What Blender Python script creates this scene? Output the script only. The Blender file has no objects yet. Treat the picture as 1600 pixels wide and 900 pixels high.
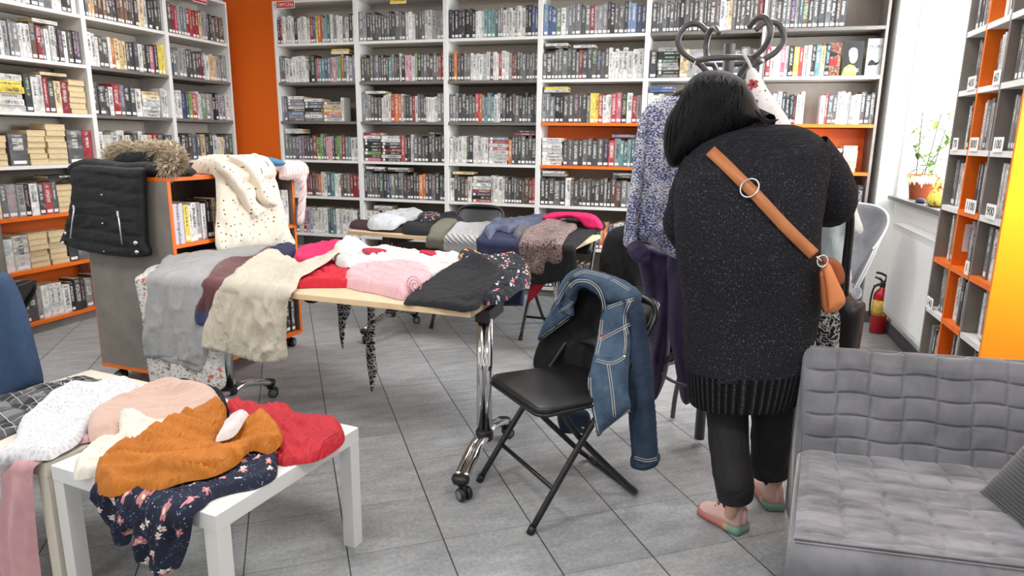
import bpy, bmesh, math, random
import numpy as np
from math import sin, cos, pi, radians, hypot, atan2, sqrt
from mathutils import Vector, Matrix
from mathutils.geometry import delaunay_2d_cdt
SC = bpy.context.scene
C = SC.collection
random.seed(7)
# ------------------------------------------------------------------ camera
F, PITCH, YAW, ROLL, H = 1052.96, .217843, .28153, .012552, 1.45
fw = Vector((-sin(YAW)*cos(PITCH), cos(YAW)*cos(PITCH), -sin(PITCH)))
rt0 = Vector((cos(YAW), sin(YAW), 0)); up0 = rt0.cross(fw)
rt = rt0*cos(ROLL)+up0*sin(ROLL); up = up0*cos(ROLL)-rt0*sin(ROLL)
EYE = Vector((0, 0, H))
cd = bpy.data.cameras.new('camera'); cam = bpy.data.objects.new('camera', cd); C.objects.link(cam)
cd.sensor_width = 36; cd.lens = F/1600*36; cd.clip_start = .05; cd.clip_end = 60
M = Matrix((rt, up, -fw)).transposed().to_4x4(); M.translation = EYE; cam.matrix_world = M
SC.camera = cam
def ray(x, y): return rt*((x-800)/F) - up*((y-450)/F) + fw
def P(x, y, z=0.):                      # measured point of the photograph on the level z
    d = ray(x, y); return EYE + d*((z-H)/d.z)
def PY(x, y, Y):
    d = ray(x, y); return EYE + d*(Y/d.y)
def PX(x, y, X):
    d = ray(x, y); return EYE + d*(X/d.x)
def PP(x, y, p, n):
    d = ray(x, y); n = Vector(n); return EYE + d*((Vector(p)-EYE).dot(n)/d.dot(n))
def proj(v):
    d = Vector(v)-EYE; k = d.dot(fw); return 800+F*d.dot(rt)/k, 450-F*d.dot(up)/k
# ------------------------------------------------------------------ node materials
class NT:
    def __init__(s, name):
        s.m = bpy.data.materials.new(name); s.m.use_nodes = True; s.t = s.m.node_tree
        s.b = s.t.nodes['Principled BSDF']
    def n(s, typ, ins=None, **kw):
        o = s.t.nodes.new('ShaderNode'+typ)
        for k, v in kw.items(): setattr(o, k, v)
        for k, v in (ins or {}).items(): s.set(o.inputs[k], v)
        return o
    def set(s, i, v):
        if hasattr(v, 'is_output'): s.t.links.new(v, i)
        elif hasattr(v, 'outputs'): s.t.links.new(v.outputs[0], i)
        else: i.default_value = v
    def math(s, op, a, b=0., c=0.):
        o = s.t.nodes.new('ShaderNodeMath'); o.operation = op
        for k, v in enumerate((a, b, c)): s.set(o.inputs[k], v)
        return o.outputs[0]
    def ramp(s, f, stops, interp='LINEAR'):
        o = s.t.nodes.new('ShaderNodeValToRGB'); o.color_ramp.interpolation = interp
        e = o.color_ramp.elements
        while len(e) < len(stops): e.new(.5)
        for k, (p, c) in enumerate(stops):
            e[k].position = p; e[k].color = (c[0], c[1], c[2], 1) if not isinstance(c, (int, float)) else (c, c, c, 1)
        s.set(o.inputs[0], f); return o.outputs[0]
    def mix(s, f, a, b, mode='MIX'):
        o = s.t.nodes.new('ShaderNodeMix'); o.data_type = 'RGBA'; o.blend_type = mode; o.clamp_factor = True
        s.set(o.inputs[0], f)
        for i, v in ((6, a), (7, b)):
            if isinstance(v, tuple): v = (*v[:3], 1)
            s.set(o.inputs[i], v)
        return o.outputs[2]
    def uv(s, scale=1., rot=0.):
        t = s.n('TexCoord').outputs['UV']
        m = s.n('Mapping', {'Vector': t}); m.inputs['Scale'].default_value = (scale,)*3 if not isinstance(scale, tuple) else scale
        m.inputs['Rotation'].default_value = (0, 0, rot); return m.outputs[0]
    def obj(s, scale=1., rot=(0, 0, 0)):
        t = s.n('TexCoord').outputs['Object']
        m = s.n('Mapping', {'Vector': t}); m.inputs['Scale'].default_value = (scale,)*3 if not isinstance(scale, tuple) else scale
        m.inputs['Rotation'].default_value = rot; return m.outputs[0]
    def noise(s, v, scale, detail=3., rough=.5, out='Fac'):
        return s.n('TexNoise', {'Vector': v, 'Scale': scale, 'Detail': detail, 'Roughness': rough}).outputs[out]
    def bump(s, h, dist=.002, strength=.5):
        o = s.n('Bump', {'Height': h, 'Distance': dist, 'Strength': strength}); s.t.links.new(o.outputs[0], s.b.inputs['Normal'])
    def fin(s, col=None, rough=.6, metal=0., sheen=0., spec=None):
        if col is not None: s.set(s.b.inputs['Base Color'], (*col[:3], 1) if isinstance(col, tuple) else col)
        s.set(s.b.inputs['Roughness'], rough); s.b.inputs['Metallic'].default_value = metal
        if sheen: s.b.inputs['Sheen Weight'].default_value = sheen
        if spec is not None: s.b.inputs['Specular IOR Level'].default_value = spec
        return s.m
def srgb(r, g, b):
    f = lambda c: (c/255/12.92 if c/255 <= .04045 else ((c/255+.055)/1.055)**2.4)
    return (f(r), f(g), f(b))
MATS = {}
def plain(name, c, rough=.5, metal=0., var=.06, scale=30, sheen=0., spec=None, bump=0., bscale=200):
    if name in MATS: return MATS[name]
    N = NT(name); v = N.obj()
    f = N.noise(v, scale, 3)
    col = N.ramp(f, [(.3, tuple(max(0, x*(1-var)) for x in c)), (.7, tuple(min(1, x*(1+var)) for x in c))])
    if bump: N.bump(N.noise(v, bscale, 3), .002, bump)
    MATS[name] = N.fin(col, rough, metal, sheen, spec); return MATS[name]
# ------------------------------------------------------------------ mesh building
class MB:
    def __init__(s): s.v = []; s.f = []; s.mi = []; s.uv = []; s.sm = []; s.col = []
    def add(s, vs, fs, mi=0, smooth=False, uvs=None, col=None):
        b = len(s.v); s.v += [tuple(x) for x in vs]
        for k, f in enumerate(fs):
            s.f.append(tuple(b+i for i in f)); s.mi.append(mi); s.sm.append(smooth)
            s.uv.append([uvs[i] for i in f] if uvs is not None else None)
            s.col.append(col)
    def box(s, lo, hi, mi=0, T=None):
        (a, b, c), (d, e, f) = lo, hi
        vs = [Vector(p) for p in ((a,b,c),(d,b,c),(d,e,c),(a,e,c),(a,b,f),(d,b,f),(d,e,f),(a,e,f))]
        if T is not None: vs = [T @ v for v in vs]
        s.add(vs, [(3,2,1,0),(4,5,6,7),(0,1,5,4),(1,2,6,5),(2,3,7,6),(3,0,4,7)], mi)
        return s
    def tube(s, pts, r, seg=10, mi=0, cap=True, T=None, closed=False):
        pts = [Vector(p) for p in pts]; n = len(pts)
        rs = r if isinstance(r, (list, tuple)) else [r]*n
        vs = []; prev = None
        for i, p in enumerate(pts):
            if closed: t = pts[(i+1) % n]-pts[i-1]
            else: t = pts[min(i+1, n-1)]-pts[max(i-1, 0)]
            t.normalize()
            if prev is None:
                a = Vector((0,0,1)) if abs(t.z) < .9 else Vector((1,0,0)); u = t.cross(a).normalized()
            else: u = (prev - t*prev.dot(t)).normalized()
            prev = u; w = t.cross(u)
            for k in range(seg):
                A = 2*pi*k/seg; vs.append(p+(u*cos(A)+w*sin(A))*rs[i])
        fs = []
        for i in range(n if closed else n-1):
            for k in range(seg):
                a = i*seg+k; b = i*seg+(k+1) % seg; j = ((i+1) % n)*seg
                fs.append((a, b, j+(k+1) % seg, j+k))
        if cap and not closed: fs += [tuple(range(seg))[::-1], tuple((n-1)*seg+k for k in range(seg))]
        if T is not None: vs = [T @ v for v in vs]
        s.add(vs, fs, mi, True); return s
    def lathe(s, prof, c=(0,0,0), seg=24, mi=0, T=None, sx=1., sy=1.):
        vs = []; n = len(prof)
        for r, z in prof:
            for k in range(seg):
                A = 2*pi*k/seg; vs.append(Vector((c[0]+r*sx*cos(A), c[1]+r*sy*sin(A), c[2]+z)))
        fs = [(i*seg+k, i*seg+(k+1) % seg, (i+1)*seg+(k+1) % seg, (i+1)*seg+k) for i in range(n-1) for k in range(seg)]
        fs += [tuple(range(seg))[::-1], tuple((n-1)*seg+k for k in range(seg))]
        if T is not None: vs = [T @ v for v in vs]
        s.add(vs, fs, mi, True); return s
    def rings(s, rings, mi=0, cap=True, uvs=None):       # list of closed rings of points
        n = len(rings[0]); vs = [p for r in rings for p in r]
        fs = [(i*n+k, i*n+(k+1) % n, (i+1)*n+(k+1) % n, (i+1)*n+k) for i in range(len(rings)-1) for k in range(n)]
        if cap: fs += [tuple(range(n))[::-1], tuple((len(rings)-1)*n+k for k in range(n))]
        s.add(vs, fs, mi, True, uvs); return s
    def prism(s, poly, z0, z1, mi=0, T=None):
        n = len(poly); vs = [Vector((x, y, z0)) for x, y in poly]+[Vector((x, y, z1)) for x, y in poly]
        if T is not None: vs = [T @ v for v in vs]
        s.add(vs, [tuple(range(n))[::-1], tuple(range(n, 2*n))]+[(k, (k+1) % n, n+(k+1) % n, n+k) for k in range(n)], mi); return s
    def build(s, name, mats, parent=None, bevel=0., solid=0., sub=0):
        me = bpy.data.meshes.new(name); me.from_pydata(s.v, [], s.f)
        if not isinstance(mats, (list, tuple)): mats = [mats]
        for m in mats: me.materials.append(m)
        me.polygons.foreach_set('material_index', s.mi); me.polygons.foreach_set('use_smooth', s.sm)
        if any(u is not None for u in s.uv):
            L = me.uv_layers.new(name='UVMap'); flat = []
            for f, u in zip(s.f, s.uv):
                for k in range(len(f)): flat += (u[k] if u is not None else (0., -1.))
            L.data.foreach_set('uv', flat)
        if any(c is not None for c in s.col):
            A = me.color_attributes.new('Col', 'FLOAT_COLOR', 'CORNER'); flat = []
            for f, c in zip(s.f, s.col):
                flat += list(c if c is not None else (.5,.5,.5,0))*len(f)
            A.data.foreach_set('color', flat)
        me.update(); o = bpy.data.objects.new(name, me); C.objects.link(o)
        if parent is not None: o.parent = parent
        if solid: md = o.modifiers.new('solid', 'SOLIDIFY'); md.thickness = solid; md.offset = 0
        if bevel: md = o.modifiers.new('bevel', 'BEVEL'); md.width = bevel; md.segments = 2; md.limit_method = 'ANGLE'; md.angle_limit = radians(40)
        if sub: md = o.modifiers.new('sub', 'SUBSURF'); md.levels = md.render_levels = sub
        return o
def tag(o, label=None, cat=None, group=None, kind=None):
    if label: o['label'] = label
    if cat: o['category'] = cat
    if group: o['group'] = group
    if kind: o['kind'] = kind
    return o
def thing(name, label, cat, loc=(0,0,0), group=None):
    o = bpy.data.objects.new(name, None); o.empty_display_size = .1; C.objects.link(o)
    o['base'] = [float(x) for x in loc]; return tag(o, label, cat, group)
def struct(mb, name, m, label=None, bevel=0.):
    return tag(mb.build(name, m, None, bevel), label, None, None, 'structure')
def frameT(o, xd, zd=(0,0,1)):           # local frame: x along xd, z up
    x = Vector(xd).normalized(); z = Vector(zd); y = z.cross(x).normalized(); z = x.cross(y)
    T = Matrix((x, y, z)).transposed().to_4x4(); T.translation = Vector(o); return T
def smooth_path(pts, n=6, closed=False):   # Catmull-Rom
    pts = [Vector(p) for p in pts]; out = []; L = len(pts)
    for i in range(L if closed else L-1):
        g = lambda k: pts[k % L] if closed else pts[max(0, min(L-1, k))]
        a, b, c, d = g(i-1), g(i), g(i+1), g(i+2)
        for k in range(n):
            t = k/n
            out.append(.5*((2*b)+(c-a)*t+(2*a-5*b+4*c-d)*t*t+(3*b-a-3*c+d)*t**3))
    if not closed: out.append(pts[-1])
    return out
def text(body, T, size, m, parent, name='lettering', depth=.0004, align='CENTER', sx=1.):
    cu = bpy.data.curves.new(name, 'FONT'); cu.body = body; cu.size = size; cu.extrude = depth
    cu.align_x = align; cu.align_y = 'CENTER'; cu.resolution_u = 3
    o = bpy.data.objects.new(name, cu); C.objects.link(o); bpy.context.view_layer.update()
    me = bpy.data.meshes.new_from_object(o.evaluated_get(bpy.context.evaluated_depsgraph_get()))
    bpy.data.objects.remove(o); me.name = name; me.materials.clear(); me.materials.append(m)
    me.transform(T @ Matrix.Diagonal((sx, 1, 1, 1)))
    o = bpy.data.objects.new(name, me); C.objects.link(o); o.parent = parent; return o
# ------------------------------------------------------------------ cloth
def vnoise(x, y, seed):                   # smooth value noise, vectorised
    xi = np.floor(x).astype(np.int64); yi = np.floor(y).astype(np.int64); fx = x-xi; fy = y-yi
    fx = fx*fx*fx*(fx*(fx*6-15)+10); fy = fy*fy*fy*(fy*(fy*6-15)+10)
    def h(a, b):
        n = (a*374761393+b*668265263+seed*974711) & 0x7fffffff
        n = ((n ^ (n >> 13))*1274126177) & 0x7fffffff
        n = n ^ (n >> 16); return (n & 0xffff)/32767.5-1
    return (h(xi,yi)*(1-fx)+h(xi+1,yi)*fx)*(1-fy)+(h(xi,yi+1)*(1-fx)+h(xi+1,yi+1)*fx)*fy
def wrinkle(s, t, seed, scale=.09, ang=0., aniso=2.2):
    ca, sa = cos(ang), sin(ang); a = (s*ca+t*sa)/scale; b = (-s*sa+t*ca)/scale*1.
    a = a/(aniso*1.5)
    wx = vnoise(a*.9+7, b*.9, seed+5)*.7; wy = vnoise(a*.9, b*.9+9, seed+6)*.7
    n = vnoise(a+wx, b+wy, seed); r = 1-np.abs(n)*2.2
    n2 = vnoise(a*2.1+wy, b*2.1+wx, seed+1); r2 = 1-np.abs(n2)*2.2
    n3 = vnoise(a*4.6+wy*1.5, b*4.6+wx*1.5, seed+2); r3 = 1-np.abs(n3)*2.4
    e = lambda q: np.sign(q)*np.abs(q)**1.35
    return e(r)*.62+e(r2)*.32+r3*.09
def poly_dist(p, poly):
    d = np.full(len(p), 1e9); n = len(poly)
    for i in range(n):
        a = poly[i]; b = poly[(i+1) % n]; ab = b-a; L = ab@ab+1e-12
        t = np.clip(((p-a)@ab)/L, 0, 1); q = a+t[:,None]*ab
        d = np.minimum(d, np.hypot(p[:,0]-q[:,0], p[:,1]-q[:,1]))
    return d
def inside(p, poly):
    r = np.zeros(len(p), bool); n = len(poly); x, y = p[:,0], p[:,1]
    for i in range(n):
        a = poly[i]; b = poly[(i+1) % n]
        c = ((a[1] > y) != (b[1] > y)) & (x < (b[0]-a[0])*(y-a[1])/((b[1]-a[1]) or 1e-12)+a[0])
        r ^= c
    return r
def resample(poly, sp, smooth=True):
    pts = [Vector((q[0], q[1], 0)) for q in poly]
    if smooth: pts = smooth_path(pts, 5, True)
    out = []; L = len(pts); acc = 0.
    for i in range(L):
        a, b = pts[i], pts[(i+1) % L]; d = (b-a).length; k = max(1, int(d/sp+.5)) if d > sp*.7 else 1
        for j in range(k):
            q = a+(b-a)*(j/k)
            if not out or (q-out[-1]).length > sp*.45: out.append(q)
    return np.array([(q.x, q.y) for q in out])
class HF:                                 # what already lies on a top: later garments drape over it
    def __init__(s, z, cell=.012): s.z = z; s.c = cell; s.x0, s.y0 = -4.2, .6; s.g = np.zeros((400, 460))
    def get(s, x, y):
        k = np.exp(-np.arange(-7, 8)**2/14.); k /= k.sum(); G_ = s.g
        for ax in (0, 1): G_ = sum(w*np.roll(G_, i-7, ax) for i, w in enumerate(k))
        u = np.clip((x-s.x0)/s.c-.5, 0, 398.); v = np.clip((y-s.y0)/s.c-.5, 0, 458.); i = u.astype(int); j = v.astype(int); f = u-i; h = v-j
        return (G_[i,j]*(1-f)+G_[i+1,j]*f)*(1-h)+(G_[i,j+1]*(1-f)+G_[i+1,j+1]*f)*h
    def put(s, x, y, h):
        i = np.clip(((x-s.x0)/s.c).astype(int), 1, 398); j = np.clip(((y-s.y0)/s.c).astype(int), 1, 458)
        for a in (-1, 0, 1):
            for b in (-1, 0, 1): np.maximum.at(s.g, (i+a, j+b), h-.001*(abs(a)+abs(b)))
def cloth(name, px, m, frame, H=.02, r=.04, amp=.01, seed=1, sp=.014, scale=.09, ang=0., aniso=2.2, hf=None, dz=.0, parent=None,
          folds=0., ffreq=14., fold_ang=0., closed=False, back=.6, smooth=True, hang_H=None, st=None, uvrot=0., gap=.004, flare=0., bend=None, bulge=0., lim=None):
    """px: outline measured in the photograph, laid out on its real surface.
    frame ('top', z) | ('edge', p, s, t, z) table edge point, direction along, direction inward | ('plane', p, n, sdir)"""
    kind = frame[0]; sp *= .82; scale *= .6
    if kind != 'top' and ang == 0.: ang = 1.32
    if kind == 'top':
        O = Vector((0, 0, frame[1])); S = Vector((1,0,0)); T = Vector((0,1,0))
        to = lambda x, y: (lambda q: (q.x, q.y))(P(x, y, frame[1]+dz))
    elif kind == 'edge':
        O, S, T = Vector(frame[1]), Vector(frame[2]).normalized(), Vector(frame[3]).normalized(); zt = frame[4]; O.z = zt
        def to(x, y):
            q = P(x, y, zt+dz)-O; t = q.dot(T)
            if q.z*0+(P(x, y, zt+dz)-EYE).dot(fw) < 0: t = 99.
            if t >= 0:
                if lim and t > lim: q = PP(x, y, O+T*lim, T)-O; t = lim-.03*math.exp(-max(0, q.z)*6)
                return (q.dot(S), t)
            q = PP(x, y, O-T*.015, T)-O; return (q.dot(S), min(-.0005, q.z))
    else:
        O = Vector(frame[1]); Nn = Vector(frame[2]).normalized()
        T = Vector((0,0,1)); T = (T-Nn*T.dot(Nn)).normalized(); S = T.cross(Nn).normalized()
        to = lambda x, y: (lambda q: (q.dot(S), q.dot(T)))(PP(x, y, O, Nn)-O)
    poly = np.array([to(*q) for q in px]) if st is None else np.array(st)
    B = resample(poly, sp, smooth); B = B[np.r_[True, np.hypot(*(B[1:]-B[:-1]).T) > sp*.2]]
    lo, hi = B.min(0), B.max(0); rng = np.random.default_rng(seed)
    gx, gy = np.meshgrid(np.arange(lo[0], hi[0], sp), np.arange(lo[1], hi[1], sp*.87)); gx[1::2] += sp*.5
    G = np.c_[gx.ravel(), gy.ravel()]; G = G[inside(G, B)]
    if len(G): G = G[poly_dist(G, B) > sp*.55]
    pts = np.vstack([B, G]); nb = len(B)
    res = delaunay_2d_cdt([Vector((a, b)) for a, b in pts], [(i, (i+1) % nb) for i in range(nb)], [], 0, 1e-7)
    V2 = np.array([(v.x, v.y) for v in res[0]]); tris = [tuple(f) for f in res[2]]
    cen = np.array([V2[list(f)].mean(0) for f in tris]); ok = inside(cen, B)
    tris = [f for f, k in zip(tris, ok) if k]
    d = poly_dist(V2, B); s, t = V2[:,0], V2[:,1]
    e = np.clip(d/r, 0, 1); prof = np.sqrt(np.maximum(0, 1-(1-e)**2))
    Ht = np.full(len(s), H)
    if kind == 'edge' and hang_H is not None:
        k = np.clip(-t/.05, 0, 1); Ht = H*(1-k)+hang_H*k
    h = Ht*prof + amp*wrinkle(s, t, seed, scale, ang, aniso)*np.clip(d/(r*.8), 0, 1)
    if bulge: h = h + bulge*np.clip(d/(d.max()+1e-9), 0, 1)
    if folds:
        cf, sf = cos(fold_ang), sin(fold_ang); u = s*cf+t*sf; w = -s*sf+t*cf
        ph = u*ffreq*2*pi + 1.6*vnoise(u*4, w*2.2, seed+11)*2 + vnoise(w*3, u*2, seed+12)
        ramp = np.clip(-t/.12, 0, 1) if kind == 'edge' else (np.clip((t.max()-t)/max(.1, (t.max()-t.min())*.6), .15, 1) if kind == 'plane' else 1.)
        h = h + folds*(.5+.5*np.sin(ph)+.3*np.sin(ph*2.3+1))*ramp*np.clip(.35+d/(r*1.5), 0, 1)
    h = np.maximum(h, 0)
    Nv = Vector((0,0,1))
    if kind in ('top', 'edge'):
        X = np.array(O)[None]+np.outer(s, np.array(S))
        if kind == 'top':
            pos = X+np.outer(t, np.array(T)); base = np.zeros(len(s)); 
            if hf is not None: base = hf.get(pos[:,0], pos[:,1])
            pos[:,2] = frame[1]+gap*.5+base+h
            if hf is not None: hf.put(pos[:,0], pos[:,1], base+h+.002)
        else:
            R = .018; A = R*pi/2; tt = t
            flat = tt >= 0; arc = (tt < 0) & (tt > -A); hang = tt <= -A
            hor = np.where(flat, tt, np.where(arc, -R*np.sin(np.clip(-tt/R, 0, pi/2)), -R))
            ver = np.where(flat, 0, np.where(arc, -R*(1-np.cos(np.clip(-tt/R, 0, pi/2))), tt+A-R))
            base = np.zeros(len(s)); XY = X+np.outer(np.maximum(hor, .004), np.array(T))
            if hf is not None:
                base = hf.get(XY[:,0], XY[:,1])
            a = np.where(flat, 0, np.where(arc, np.clip(-tt/R, 0, pi/2), pi/2))
            hh = h+gap
            pos = X+np.outer(hor-(hh+base*np.where(hang, .6, 1.))*np.sin(a)-np.where(hang, flare*(-tt), 0), np.array(T))
            pos[:,2] = zt+ver+hh*np.cos(a)+base*np.where(hang, np.clip(1+(tt+A)/.06, 0, 1), 1)
            if hf is not None:
                k = flat; hf.put(pos[k,0], pos[k,1], (pos[k,2]-zt+.002))
    else:
        pos = np.array(O)[None]+np.outer(s, np.array(S))+np.outer(t, np.array(T))+np.outer(h+gap*.2, np.array(Nn))
        if bend is not None: pos = bend(pos, s, t, d)
    uv = np.c_[s, t]; vs = pos.tolist(); fs = list(tris); uvl = uv.tolist()
    if closed:
        b0 = len(vs); Nn_ = np.array(Nn if kind == 'plane' else Nv)
        vs += (pos-np.outer(h*(1+back), Nn_)).tolist(); uvl += uvl
        fs += [tuple(b0+i for i in f[::-1]) for f in tris]
    mb = MB(); mb.add(vs, fs, 0, True, uvl)
    o = mb.build(name, m, parent)
    if closed:
        bm = bmesh.new(); bm.from_mesh(o.data); bmesh.ops.remove_doubles(bm, verts=bm.verts, dist=1e-5); bm.to_mesh(o.data); bm.free()
    return o
# ------------------------------------------------------------------ common materials
WHITE = plain('white_melamine', srgb(226,226,224), .45, var=.02)
GREY = plain('grey_laminate', srgb(126,119,113), .6, var=.13, scale=9)
GREYD = plain('grey_shelf', srgb(112,107,103), .6, var=.08, scale=9)
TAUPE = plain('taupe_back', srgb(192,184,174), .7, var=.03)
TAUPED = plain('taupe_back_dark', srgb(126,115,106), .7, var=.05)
ORANGE = plain('orange_laminate', srgb(238,112,16), .45, var=.03)
BIRCH = plain('birch_edge', srgb(226,200,160), .5, var=.05, scale=14)
CHROME = plain('chrome', (.72,.72,.73), .12, 1., var=.02)
BLACKM = plain('black_metal', srgb(24,24,26), .35, .0, var=.1)
BLACKP = plain('black_plastic', srgb(30,30,32), .45, var=.1)
GREYP = plain('grey_plastic', srgb(120,122,125), .45, var=.05)
WALLW = plain('white_wall_paint', srgb(232,232,230), .85, var=.01, bump=.1)
INK = plain('dark_ink', srgb(28,28,30), .7)
PAPER = plain('white_paper', srgb(240,240,238), .7, var=.01)
def floor_mat():
    N = NT('stone_tile_floor'); v = N.n('TexCoord').outputs['Object']
    mp = N.n('Mapping', {'Vector': v}, vector_type='TEXTURE'); mp.inputs['Location'].default_value = (-.852, 2.077, 0); mp.inputs['Rotation'].default_value = (0, 0, radians(34.6))
    sx = N.n('SeparateXYZ', {0: mp.outputs[0]})
    u = N.math('DIVIDE', sx.outputs[0], .345); w = N.math('DIVIDE', sx.outputs[1], .3235)
    def edge(a, wd):
        f = N.math('FRACT', N.math('ADD', a, 100)); d = N.math('MINIMUM', f, N.math('SUBTRACT', 1, f)); return N.math('LESS_THAN', d, wd)
    g = N.math('MAXIMUM', N.math('MULTIPLY', edge(u, .0075), 1.), N.math('MULTIPLY', edge(w, .0055), .55))
    cell = N.n('CombineXYZ', {0: N.math('FLOOR', u), 1: N.math('FLOOR', w), 2: 0.})
    rnd = N.n('TexWhiteNoise', {'Vector': cell.outputs[0]}).outputs['Value']
    st = N.n('Mapping', {'Vector': mp.outputs[0]}); st.inputs['Scale'].default_value = (3, 9, 1)
    a = N.noise(st.outputs[0], 1.6, 6, .65); b = N.noise(mp.outputs[0], 60, 4, .7); c = N.noise(mp.outputs[0], 210, 2, .6)
    f = N.math('ADD', N.math('MULTIPLY', a, .5), N.math('MULTIPLY', b, .5)); f = N.math('ADD', f, N.math('MULTIPLY_ADD', rnd, .10, -.05))
    col = N.ramp(f, [(.3, srgb(124,126,129)), (.5, srgb(156,158,160)), (.7, srgb(188,189,190))])
    spk = N.math('GREATER_THAN', c, .655); col = N.mix(N.math('MULTIPLY', spk, .5), col, srgb(205,205,203))
    spk2 = N.math('LESS_THAN', c, .335); col = N.mix(N.math('MULTIPLY', spk2, .4), col, srgb(88,89,90))
    col = N.mix(g, col, srgb(62,62,63))
    N.bump(N.math('ADD', N.math('MULTIPLY', b, .3), N.math('MULTIPLY', g, -1.)), .002, .35)
    return N.fin(col, N.math('MULTIPLY_ADD', b, .25, .32), spec=.4)
struct(MB().box((-5.6,-3.6,-.1), (2.2,6.7,0)), 'floor', floor_mat())
struct(MB().box((-5.6,-3.6,3.0), (2.2,6.7,3.1)), 'ceiling', WALLW)
struct(MB().box((-5.3,6.36,0), (2.2,6.6,3.0)), 'wall_back', plain('orange_wall_paint', srgb(255,120,14), .75, var=.02))
struct(MB().box((-5.3,-3.6,0), (-5.02,6.36,3.0)), 'wall_left', WALLW)
struct(MB().box((-5.3,-3.6,0), (2.2,-3.4,3.0)), 'wall_front', WALLW)
WX = 1.42
wr = MB()
wr.box((WX,-3.4,0), (1.95,4.35,3.0)); wr.box((WX,4.35,2.75), (1.95,5.99,3.0)); wr.box((WX,4.35,0), (1.95,5.99,1.02)); wr.box((WX,5.99,0), (1.95,6.36,3.0))
struct(wr, 'wall_right', WALLW)
pier = MB(); pier.box((1.28,6.02,0), (WX,6.36,3.0)); struct(pier, 'wall_back_pier', WALLW)
bb = MB(); bb.box((1.27,6.005,0), (WX-.002,6.02,.095)); struct(bb, 'baseboard_back', plain('baseboard_grey', srgb(88,88,90), .6))
bb = MB(); bb.box((WX-.014,4.3,0), (WX-.001,5.99,.09)); struct(bb, 'baseboard_right', plain('baseboard_grey', srgb(88,88,90), .6))
# window in the deep reveal above the radiator
win = MB(); 
for a, b in (((1.84,4.36,1.06), (1.89,4.43,2.74)), ((1.84,5.92,1.06), (1.89,5.985,2.74)), ((1.84,4.43,1.06), (1.89,5.92,1.13)), ((1.84,4.43,2.68), (1.89,5.92,2.74)), ((1.845,5.14,1.13), (1.885,5.21,2.68))): win.box(a, b)
wo = struct(win, 'window_1', plain('white_window_frame', srgb(240,240,240), .4))
N = NT('window_glass'); tr = N.n('BsdfTransparent'); gl = N.n('BsdfGlossy', {'Roughness': .02}); mx = N.n('MixShader', {0: .06, 1: tr.outputs[0], 2: gl.outputs[0]})
N.t.links.new(mx.outputs[0], N.t.nodes['Material Output'].inputs['Surface'])
MB().box((1.86,4.43,1.13), (1.866,5.92,2.68)).build('window_pane', N.m, wo)
sill = MB().box((1.355,4.3,1.022), (1.84,5.985,1.052)); struct(sill, 'window_sill', plain('grey_stone_sill', srgb(96,97,98), .4, var=.12), bevel=.004)
# ceiling lamps (out of the frame, above)
for k, (x, y) in enumerate(((-3.6,1.2), (-3.6,4.2), (-1.4,1.2), (-1.4,4.2), (.5,1.0), (.4,4.0), (-1.4,-1.6), (-3.6,-1.6))):
    t = thing('ceiling_light', 'white ceiling light panel %s, out of frame' % ('over the ' + ('left bookcase', 'left corner', 'white table', 'clothes tables', 'armchair', 'coat rack', 'entrance', 'entrance corner')[k]), 'lamp', (x, y, 2.96), 'ceiling light panels')
    MB().box((x-.32,y-.32,2.955), (x+.32,y+.32,2.995)).build('housing', WHITE, t)
    MB().box((x-.29,y-.29,2.945), (x+.29,y+.29,2.954)).build('diffuser', PAPER, t)
    L = bpy.data.lights.new('ceiling_lamp', 'AREA'); L.shape = 'SQUARE'; L.size = .6; L.energy = 29; L.color = (1, .985, .96)
    lo = bpy.data.objects.new('ceiling_lamp', L); C.objects.link(lo); lo.location = (x, y, 2.93)
L = bpy.data.lights.new('added_panel_spot', 'SPOT'); L.energy = 800; L.spot_size = radians(62); L.spot_blend = 1.; L.shadow_soft_size = .12  # spot added to brighten the upper part of the orange end panel, without a fixture
lo = bpy.data.objects.new('added_panel_spot', L); C.objects.link(lo); lo.location = (1.31, 2.25, 2.7); lo.rotation_euler = (Vector((1.34,3.37,1.75))-Vector(lo.location)).to_track_quat('-Z','Y').to_euler()
L = bpy.data.lights.new('daylight', 'AREA'); L.shape = 'RECTANGLE'; L.size = 1.55; L.size_y = 1.6; L.energy = 190; L.color = (.95, .98, 1)
lo = bpy.data.objects.new('daylight', L); C.objects.link(lo); lo.location = (2.12, 5.17, 1.9); lo.rotation_euler = (0, radians(90), 0)
W = bpy.data.worlds.new('world'); SC.world = W; W.use_nodes = True
W.node_tree.nodes['Background'].inputs[0].default_value = (.93,.96,1,1); W.node_tree.nodes['Background'].inputs[1].default_value = 1.2
SC.view_settings.view_transform = 'Standard'; SC.view_settings.look = 'None'; SC.view_settings.exposure = 0
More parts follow.
